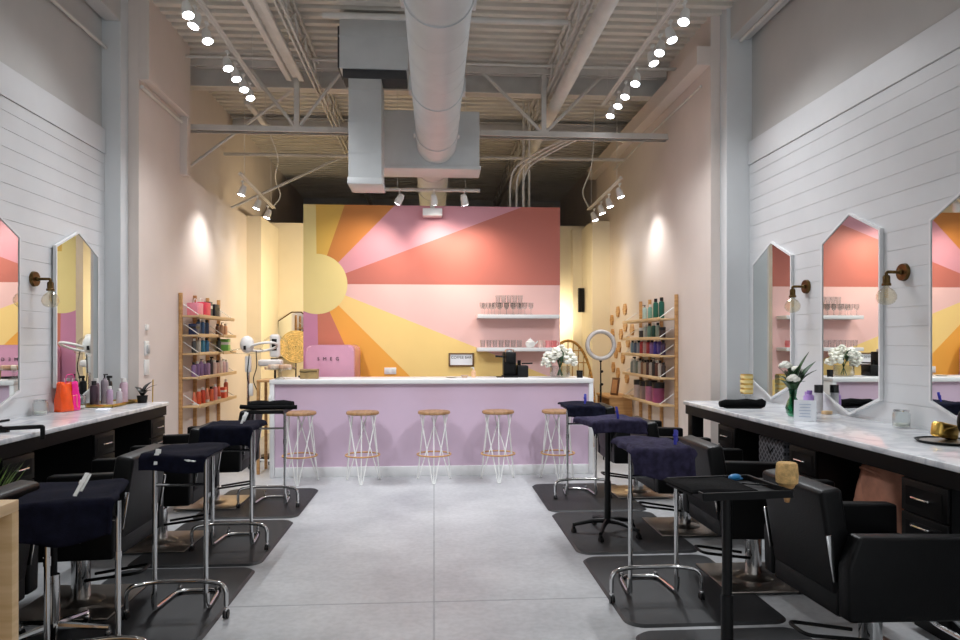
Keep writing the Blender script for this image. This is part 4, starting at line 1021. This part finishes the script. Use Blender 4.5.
row(S,1,1.56,PX,8.2,9.2,[('jar',(70,56,54),'brown',BK,.13,.04),('tall',(150,170,160),'sage',BK,.19,.03),('tall',(26,84,72),'dark teal',WH,.19,.03),('tall',(120,164,150),'mint grey',BK,.19,.03),('tall',(180,190,186),'pale grey',WH,.18,.03),('jar',(56,50,50),'dark',WH,.14,.04)])
row(S,2,1.35,PX,8.18,9.62,[('tall',(70,50,90),'dark purple',BK,.18,.03),('tall',(92,72,150),'violet',WH,.2,.03),('tall',(70,60,170),'blue violet',WH,.2,.03),('tall',(150,110,180),'lilac',BK,.19,.03),('tall',(186,60,70),'crimson',BK,.19,.03),('tall',(206,170,170),'pale rose',WH,.2,.03),('tall',(190,50,56),'red',WH,.2,.03),('tall',(150,160,176),'grey blue',BK,.18,.03),('tall',(90,110,140),'slate blue',WH,.18,.03),('tall',(120,150,170),'light blue',BK,.18,.03)])
row(S,3,1.08,PX,8.18,9.62,[('tall',(60,48,46),'dark brown',BK,.18,.028),('tall',(206,200,196),'white',BK,.2,.028),('tall',(110,70,60),'russet',WH,.2,.028),('pump',(50,46,50),'charcoal',BK,.22,.028),('tall',(190,180,172),'stone',BK,.2,.028),('tall',(90,56,50),'maroon',BK,.2,.028),('tall',(196,170,140),'sand',BK,.19,.028),('tall',(150,110,80),'caramel',BK,.2,.028),('tall',(206,206,200),'pale',BK,.21,.028),('tall',(120,130,120),'grey',WH,.2,.028),('spray',(190,196,190),'silver',BK,.22,.028),('tall',(140,150,150),'cool grey',WH,.19,.028)])
row(S,4,.755,PX,8.3,9.4,[('jar',(150,70,110),'plum',BK,.25,.075),('jar',(176,110,140),'mauve',BK,.26,.075),('jar',(150,126,120),'taupe',BK,.24,.065),('jar',(196,176,170),'pale taupe',BK,.24,.065)])

# ------------------------------------------------------------------ things on the orange bag counter
ZC = .9262
def glass_jar(label, loc):
    t = thing('glass_jar', label, 'jar', loc, 0, 'glass jars on the counters')
    m = MB(); m.lathe([(0,.004),(.05,.004),(.055,.012),(.055,.095),(.045,.108),(.045,.122),(.042,.122),(.042,.106),(.051,.094),(.051,.014),(0,.01)], n=24); part(m, 'body', K['glass'], t)
    m = MB(); m.tube([(.046*math.cos(a), .046*math.sin(a), .118) for a in (2*PI*k/28 for k in range(28))], .005, n=6, closed=True); part(m, 'rim', K['chrome'], t)
    m = MB(); m.lathe([(0,.012),(.046,.012),(.046,.03),(0,.036)], n=18); part(m, 'cotton_filling', K['petal'], t)
glass_jar('clear glass jar beside the orange and pink gift bag', (-3.13,5.72,ZC))
glass_jar('clear glass jar on the flower vase counter below a sconce', (3.17,4.49,ZC))
t = thing('gift_bag', 'orange and hot pink glossy gift bag standing on the marble counter', 'bag', (-3.09,6.05,ZC), 1.35)
def bagmesh(x0, x1):
    m = MB(); 
    def fn(u, v):
        a = 2*PI*u; w = .11; d = .05*(1-.55*v)
        x = w*max(-1, min(1, 1.25*math.cos(a))); y = d*max(-1, min(1, 1.25*math.sin(a)))
        x = max(x0, min(x1, x))
        return (x*(1-.06*v)+.004*math.sin(v*9+a*3), y+.006*math.sin(a*5+v*4)*v, .002+.24*v+.008*math.sin(a*4)*v)
    m.grid(fn, 40, 10); return m
part(bagmesh(-.11,.015), 'orange_panel', colmat('orange foil', (240,84,26), .22), t, smooth=60, solid=.002)
part(bagmesh(.015,.11), 'pink_panel', colmat('magenta foil', (236,28,140), .22), t, smooth=60, solid=.002)
m = MB(); m.tube(fillet([(-.05,-.02,.235),(-.04,-.02,.31),(.05,-.02,.31),(.05,-.02,.235)], .03), .004, n=6); part(m, 'handle', colmat('pink cord', (226,60,140)), t)
m = MB(); m.tube([(-.01,-.056,.13),(.04,-.056,.135),(.04,-.056,.06),(.05,-.056,.03)], .003, n=5); part(m, 'print_line', colmat('pale orange print', (250,170,120)), t)
t = thing('serving_tray', 'white tray of hair products at the end of the counter', 'tray', (-3.01,6.60,ZC))
m = MB(); m.b(-.14,.16,-.26,.30,0,.012, bevel=.003); part(m, 'base', colmat('cream tray', (226,216,190)), t)
m = MB()
for a in ((-.14,.16,-.26,-.25),(-.14,.16,.29,.30),(-.14,-.13,-.26,.30),(.15,.16,-.26,.30)): m.b(*a,.0,.028, bevel=.002)
part(m, 'rim', K['gold'], t)
for i, (kind, rgb, cn, cap, h, r, x, y) in enumerate((
    ('tall',(64,44,56),'dark plum',BK,.22,.034,-3.06,6.44),('pump',(150,140,148),'grey',BK,.27,.033,-3.04,6.60),('tall',(186,160,186),'lilac',WH,.17,.028,-2.94,6.48),
    ('tall',(206,176,190),'pale pink',WH,.23,.036,-2.92,6.72),('spray',(26,24,28),'black',BK,.25,.033,-3.06,6.72),('tall',(200,190,196),'silver lilac',WH,.14,.026,-2.90,6.58),('jar',(40,36,40),'black',BK,.1,.04,-2.98,6.82),('tall',(120,100,110),'mauve grey',WH,.24,.03,-3.08,6.52))):
    bottle(kind, rgb, cap, h, r, '%s %s bottle on the product tray by the pillar, %s in line' % (cn, {'pump':'pump','spray':'spray','jar':'squat'}.get(kind,'capped'), ORD[i]), (x, y, ZC+.013), 'bottles on the counter tray', 1.2)
t = thing('artificial_orchid', 'dark-leaved stem in a black pot at the end of the counter', 'plant', (-2.80,6.84,ZC))
m = MB(); m.lathe([(0,0),(.04,0),(.05,.07),(.045,.07),(0,.06)], n=18); part(m, 'pot', K['blackplas'], t)
for k, (a, l, zz) in enumerate(((0.2,.13,.17),(.9,.1,.2),(-.5,.12,.12),(2.6,.11,.15),(-1.2,.12,.1))):
    m = MB(); leaf(m, (0,0,.06), (l*math.cos(a), l*math.sin(a), zz), .03); part(m, 'leaf', colmat('black leaf', (24,26,24)), t, smooth=180, solid=.002)
glass_jar('small clear jar at the near corner of the product tray', (-3.08,6.22,ZC))
m = MB(); m.box((0,0,.006),(.10,.2,.008), bevel=.002); tag(m.build('card', K['paper'], loc=(-2.84,6.14,ZC-.002), rz=.3), 'white card lying flat on the marble near the product tray', 'card')
# curling iron at counter edge
t = thing('curling_iron', 'black curling iron resting across the edge of the marble counter', 'curling iron', (-2.78,4.67,ZC+.022), .03)
m = MB(); m.tube([(-.26,0,.0),(-.02,0,.0)], .02, n=12, radii=[.017,.021]); part(m, 'handle', K['blackplas'], t)
m = MB(); m.tube(fillet([(-.02,0,.0),(.22,0,.01),(.235,0,.01),(.235,0,-.07)], .015), .014, n=12); part(m, 'barrel', K['blackmetal'], t)
m = MB(); m.tube([(-.1,0,.022),(-.04,0,.045),(.03,0,.055)], .008, n=8); part(m, 'lever', K['blackplas'], t)
m = MB(); m.lathe([(0,-.024),(.024,-.022),(.026,0),(.024,.022),(0,.024)], c=(0.02,0,0), n=14, M=Matrix.Rotation(PI/2,4,'Y')); part(m, 'collar', K['blackplas'], t)
# thermostat plate on left pillar
t = thing('wall_thermostat', 'white thermostat plates stacked on the blush wall beside the pillar', 'thermostat', (-2.95,7.3,1.33), PI/2)
m = MB(); m.b(-.05,.05,-.012,0,.04,.19, bevel=.004); m.b(-.06,.06,-.01,0,-.16,-.0, bevel=.004); part(m, 'plate', K['whiteplas'], t)
m = MB(); m.b(-.02,.03,-.03,-.01,.06,.15, bevel=.006); part(m, 'module', colmat('grey module', (190,190,190)), t)
m = MB(); m.b(-.03,.03,-.02,0,.30,.36, bevel=.004); part(m, 'sensor', K['whiteplas'], t)
m = MB(); m.cyl((0,0,0),(0,.01,.22),.006,n=8); tag(m.build('gold_rod', K['gold'], loc=(-2.72,6.88,ZC)), 'thin gold rod standing at the end of the marble counter', 'rod')

# ------------------------------------------------------------------ things on the flower vase counter
t = thing('towel', 'black towel rolled up at the end of the flower vase counter', 'towel', (2.71,5.93,ZC), -.08)
m = MB(); m.tube([(-.19,0,.035),(-.14,.005,.04),(-.05,-.004,.038),(.05,.006,.042),(.13,0,.038),(.18,0,.042),(.205,0,.036)], .04, n=14, radii=[.026,.036,.037,.04,.036,.042,.03]); part(m, 'roll', K['towelblack'], t)
m = MB(); m.b(-.15,.16,-.055,.03,.001,.014, bevel=.005); part(m, 'loose_edge', K['towelblack'], t)
t = thing('perfume_stand', 'gold tower of stacked square bottles on a clear foot beside the rolled towel', 'perfume display', (3.06,6.58,ZC))
m = MB(); m.lathe([(0,0),(.05,0),(.05,.008),(.014,.02),(.012,.05),(.06,.06),(.065,.075),(0,.075)], n=20); part(m, 'foot', K['glass'], t)
m = MB(); m.b(-.045,.045,-.045,.045,.076,.27, bevel=.006); part(m, 'tower', K['gold'], t)
for k in range(4): m = MB(); m.b(-.047,.047,-.047,.047,.09+.046*k,.118+.046*k, bevel=.002); m.b(-.028,.028,-.049,.049,.093+.046*k,.115+.046*k); part(m, 'window_band', colmat('pale gold glass', (236,214,150)), t)
t = thing('flower_vase', 'green glass vase of white roses and long leaves on the marble counter', 'flowers', (2.80,5.22,ZC))
m = MB(); m.lathe([(0,.004),(.036,.004),(.05,.03),(.055,.07),(.042,.12),(.024,.155),(.03,.20),(.034,.215),(.031,.215),(.026,.198),(.02,.155),(.038,.118),(.05,.07),(.045,.03),(0,.012)], n=24); part(m, 'vase', K['greenglass'], t)
rnd = random.Random(5)
for k, (dx, dy, dz) in enumerate(((-.05,.02,.40),(-.03,-.06,.30),(.05,.05,.36))):
    m = MB()
    for j in range(16):
        a = j*2.4; rr_ = .008+.002*j; m.sphere((dx+rr_*math.cos(a), dy+rr_*math.sin(a), dz+.018-.0016*j), .02, (1,1,.9), 8, 6)
    part(m, 'rose', K['petal'], t)
for k in range(9):
    a = k*.7; m = MB(); q = [(0,0,.02),(.015*math.cos(a),.015*math.sin(a),.2),(.06*math.cos(a),.06*math.sin(a),.36)]; m.tube(q, .0035, n=5); part(m, 'stem', K['leaf'], t)
for k, (tip, w) in enumerate((((.17,.0,.40),.03),((.11,-.02,.47),.028),((.15,-.05,.34),.03),((-.10,.0,.30),.03),((-.13,-.02,.27),.028),((.0,-.08,.27),.032),((.06,-.06,.26),.03),((-.06,-.07,.24),.03),((.1,.06,.3),.028),((-.02,.05,.38),.03),((.03,-.05,.38),.03),((-.09,.05,.36),.028))):
    m = MB(); leaf(m, (tip[0]*.12, tip[1]*.12, .2), Vector(tip)*1.08, w*1.25, .03); part(m, 'leaf', K['leaf'], t, smooth=180, solid=.002)
rnd = random.Random(21)
for k in range(12):
    a = rnd.uniform(0, 6.28); q = rnd.uniform(.05, .12); m = MB(); leaf(m, (.01*math.cos(a), .01*math.sin(a), .2), (q*math.cos(a), q*math.sin(a), rnd.uniform(.24,.36)), .034, .03); part(m, 'leaf', K['leaf'], t, smooth=180, solid=.002)
t = thing('card_tent', 'white folded price card standing in front of the flower vase', 'card', (2.76,4.97,ZC), -.55)
m = MB(); m.prism([(-.06,0),(-.004,.15),(.004,.15),(.06,0),(.056,0),(0,.145),(-.056,0)], lambda a, b, x: (x, a, b), (-.075,.075)); part(m, 'card', K['paper'], t, smooth=0)
m = MB()
for k in range(5): m.box((0,-.0495+.0086*k-.003,.032+.022*k), (.08-.01*(k%2),.001,.004), rot=Matrix.Rotation(-.36,4,'X'))
part(m, 'print', K['print'], t)
for i, (kind, rgb, cn, cap, h, r, x, y) in enumerate((('tall',(176,140,206),'purple',(150,110,190),.18,.034,3.12,5.55),('tall',(190,160,216),'lilac',(186,150,210),.16,.03,3.17,5.68),('jar',(206,204,208),'clear grey',BK,.23,.033,3.17,5.5))):
    bottle(kind, rgb, cap, h, r, '%s product bottle with %s cap behind the flower vase' % (cn, 'black' if cap == BK else 'matching'), (x, y, ZC), 'bottles behind the flower vase')
m = MB(); m.box((0,0,.014),(.07,.05,.028), bevel=.004); tag(m.build('trinket_box', K['oakedge'], loc=(3.17,5.38,ZC), rz=.3), 'tiny pale wooden box by the wall behind the price card', 'box')
t = thing('makeup_tray', 'round black rimmed silver tray near the frame edge of the marble counter', 'tray', (2.98,3.82,ZC))
m = MB(); m.lathe([(0,0),(.15,0),(.17,.014),(.165,.016),(.147,.006),(0,.006)], n=36); part(m, 'rim', K['blackplas'], t)
m = MB(); m.lathe([(0,.006),(.14,.006),(.142,.009),(0,.009)], n=36); part(m, 'plate', K['brushed'], t)
t = thing('gold_clutch', 'crumpled gold clutch on the round tray', 'clutch bag', (3.0,3.87,ZC+.012), .3)
m = MB(); m.box((0,0,.05),(.17,.07,.09), bevel=.02, seg=3, rot=Matrix.Rotation(.2,4,'Y')); part(m, 'pouch', K['gold'], t)
m = MB(); m.tube(fillet([(-.06,-.036,.06),(0,-.045,.07),(.07,-.036,.075)], .02), .006, n=6); part(m, 'clasp', K['gold'], t)
t = thing('black_handbag', 'black rounded bag beside the gold clutch at the frame edge', 'bag', (3.12,3.79,ZC+.012), .2)
m = MB(); m.sphere((0,0,.11), .11, (1,.6,1), 20, 14); part(m, 'body', K['leather'], t)
m = MB(); m.tube(fillet([(-.07,0,.18),(-.06,0,.28),(.06,0,.28),(.07,0,.18)], .05), .007, n=8); part(m, 'handle', K['leather'], t)

# under the flower vase counter
t = thing('patterned_bin', 'tall grey and black trellis patterned bin under the flower vase counter', 'bin', (2.70,5.14,0))
pm = mat('trellis weave', (120,122,128), .7); nt = pm.node_tree
ck = nt.nodes.new('ShaderNodeTexVoronoi'); ck.feature = 'DISTANCE_TO_EDGE'; ck.inputs['Scale'].default_value = 26; ck.inputs['Randomness'].default_value = 0.0
tc = nt.nodes.new('ShaderNodeTexCoord'); mp = nt.nodes.new('ShaderNodeMapping'); mp.inputs['Rotation'].default_value = (.785,0,0)
rp = nt.nodes.new('ShaderNodeValToRGB'); rp.color_ramp.elements[0].position = .12; rp.color_ramp.elements[1].position = .16; rp.color_ramp.elements[0].color = lin((120,122,128)); rp.color_ramp.elements[1].color = lin((44,46,52))
nt.links.new(tc.outputs['Object'], mp.inputs[0]); nt.links.new(mp.outputs[0], ck.inputs['Vector']); nt.links.new(ck.outputs['Distance'], rp.inputs[0]); nt.links.new(rp.outputs[0], nt.nodes['Principled BSDF'].inputs['Base Color'])
m = MB(); m.b(-.12,.13,-.2,.2,0,.77, bevel=.01); part(m, 'body', pm, t)
m = MB(); m.tube([(-.122,-.04,.70),(-.128,0,.66),(-.122,.04,.70)], .006, n=6); part(m, 'handle', K['blackplas'], t)
t = thing('cloth_bag', 'dusty pink cloth bag slumped under the flower vase counter', 'bag', (2.74,4.0,0))
def fnb(u, v):
    a = 2*PI*u; r = .16+.02*math.sin(3*a+5*v)+.012*math.sin(7*a+9*v); k = 1-.25*v**3
    return (r*.75*math.cos(a)*k, r*1.8*math.sin(a)*k, .01+.76*v+.025*math.sin(2*a)*v)
m = MB(); m.grid(fnb, 40, 18); part(m, 'sack', K['pinkbag'], t, smooth=180, solid=.004)
m = MB(); m.tube(fillet([(-.08,-.1,.70),(-.13,-.06,.74),(-.12,.1,.74),(-.06,.12,.70)], .05), .008, n=6); part(m, 'strap', K['pinkbag'], t)

# ------------------------------------------------------------------ bottom left: plywood cabinet, grass, rolling stool
t = thing('plywood_cabinet', 'open-sided plywood cabinet in front of the nearest chair on the orange bag side', 'cabinet', (-1.60,2.07,0))
m = MB(); m.b(-.40,.31,-.30,.17,.985,1.02, bevel=.002); part(m, 'top', K['oakedge'], t)
for y in (-.30,.135): m = MB(); m.b(.0,.31,y,y+.035,0,.985, bevel=.002); part(m, 'side_panel', K['oakedge'], t)
m = MB(); m.b(-.40,-.0,-.30,.17,0,.985); part(m, 'back_panel', K['oak'], t)
m = MB(); m.b(.0,.29,-.265,.135,.42,.445); part(m, 'shelf', K['oak'], t)
t = thing('potted_grass', 'green potted grass peeking above the nearest chair beside the counter', 'plant', (-2.27,3.56,0))
m = MB(); m.lathe([(0,0),(.09,0),(.12,.5),(.11,.5),(.1,.46),(0,.46)], n=24); part(m, 'pot', K['blackplas'], t)
rnd = random.Random(9); m = MB()
for k in range(170):
    a = rnd.uniform(0,6.28); l = rnd.uniform(.06,.30); b0 = rnd.uniform(0,.08); zt = rnd.uniform(.30,.48)
    leaf(m, (b0*math.cos(a), b0*math.sin(a), .46), (l*math.cos(a), l*math.sin(a), .46+zt), .006, .04, 4)
o = part(m, 'grass_blades', K['grass'], t, smooth=180); o['kind'] = 'stuff'
t = thing('rolling_stool', 'black round rolling stool on a chrome star base behind the nearest tray', 'stool', (-1.88,3.55,0))
m = MB(); m.lathe([(0,.56),(.15,.56),(.17,.58),(.17,.61),(.155,.63),(0,.635)], n=28); part(m, 'seat', K['leather'], t)
m = MB(); m.cyl((0,0,.1),(0,0,.36),.028,n=18); part(m, 'outer_column', K['chrome'], t)
m = MB(); m.cyl((0,0,.36),(0,0,.56),.017,n=14); part(m, 'gas_lift', K['blackmetal'], t)
m = MB(); m.tube([(0,0,.53),(.14,-.02,.52)], .006, n=6); part(m, 'height_lever', K['blackplas'], t)
for k in range(5):
    a = .15+2*PI*k/5; m = MB(); m.tube([(0,0,.11),(.25*math.cos(a),.25*math.sin(a),.075)], .016, n=8, radii=[.02,.012]); caster(m, .25*math.cos(a), .25*math.sin(a)); part(m, 'base_leg', [K['chrome'], K['blackplas']], t)

# ------------------------------------------------------------------ light
def point(loc, power, col, r=.1):
    l = bpy.data.lights.new('unseen_warm_light', 'POINT'); l.energy = power; l.color = col; l.shadow_soft_size = r
    o = bpy.data.objects.new('unseen_warm_light', l); COL.objects.link(o); o.location = loc
WARM = (1.0,.81,.52)
spot((2.04,11.7,1.95), Vector((.12,1,0)).normalized(), 42, 130, 1.0, (1,.86,.58), .05).data.name = 'unseen_warm_light'
spot((-.5,10.5,2.5), (Vector((-2.5,12.3,1.7))-Vector((-.5,10.5,2.5))).normalized(), 190, 160, 1.0, WARM, .12).data.name = 'unseen_warm_light'
for a, b, pw in (((1.1,10.1,3.1), (2.85,11.3,1.7), 110), ((-1.1,10.1,3.1), (-2.85,11.1,1.7), 60)):  # unseen warm spots added behind the mural to brighten the rear pilasters
    spot(a, (Vector(b)-Vector(a)).normalized(), pw, 95, 1.0, WARM, .1).data.name = 'unseen_warm_light'
w = bpy.data.worlds.new('World'); scn.world = w; w.use_nodes = True
bg = w.node_tree.nodes['Background']; bg.inputs[0].default_value = (.92,.96,1.0,1); bg.inputs[1].default_value = .9
scn.view_settings.view_transform = 'Standard'; scn.view_settings.look = 'None'; scn.view_settings.gamma = 1; scn.view_settings.use_curve_mapping = False
scn.view_settings.exposure = 0.18
scn.cycles.use_denoising = True; scn.cycles.max_bounces = 8; scn.cycles.sample_clamp_indirect = 6
scn.cycles.caustics_reflective = False; scn.cycles.caustics_refractive = False
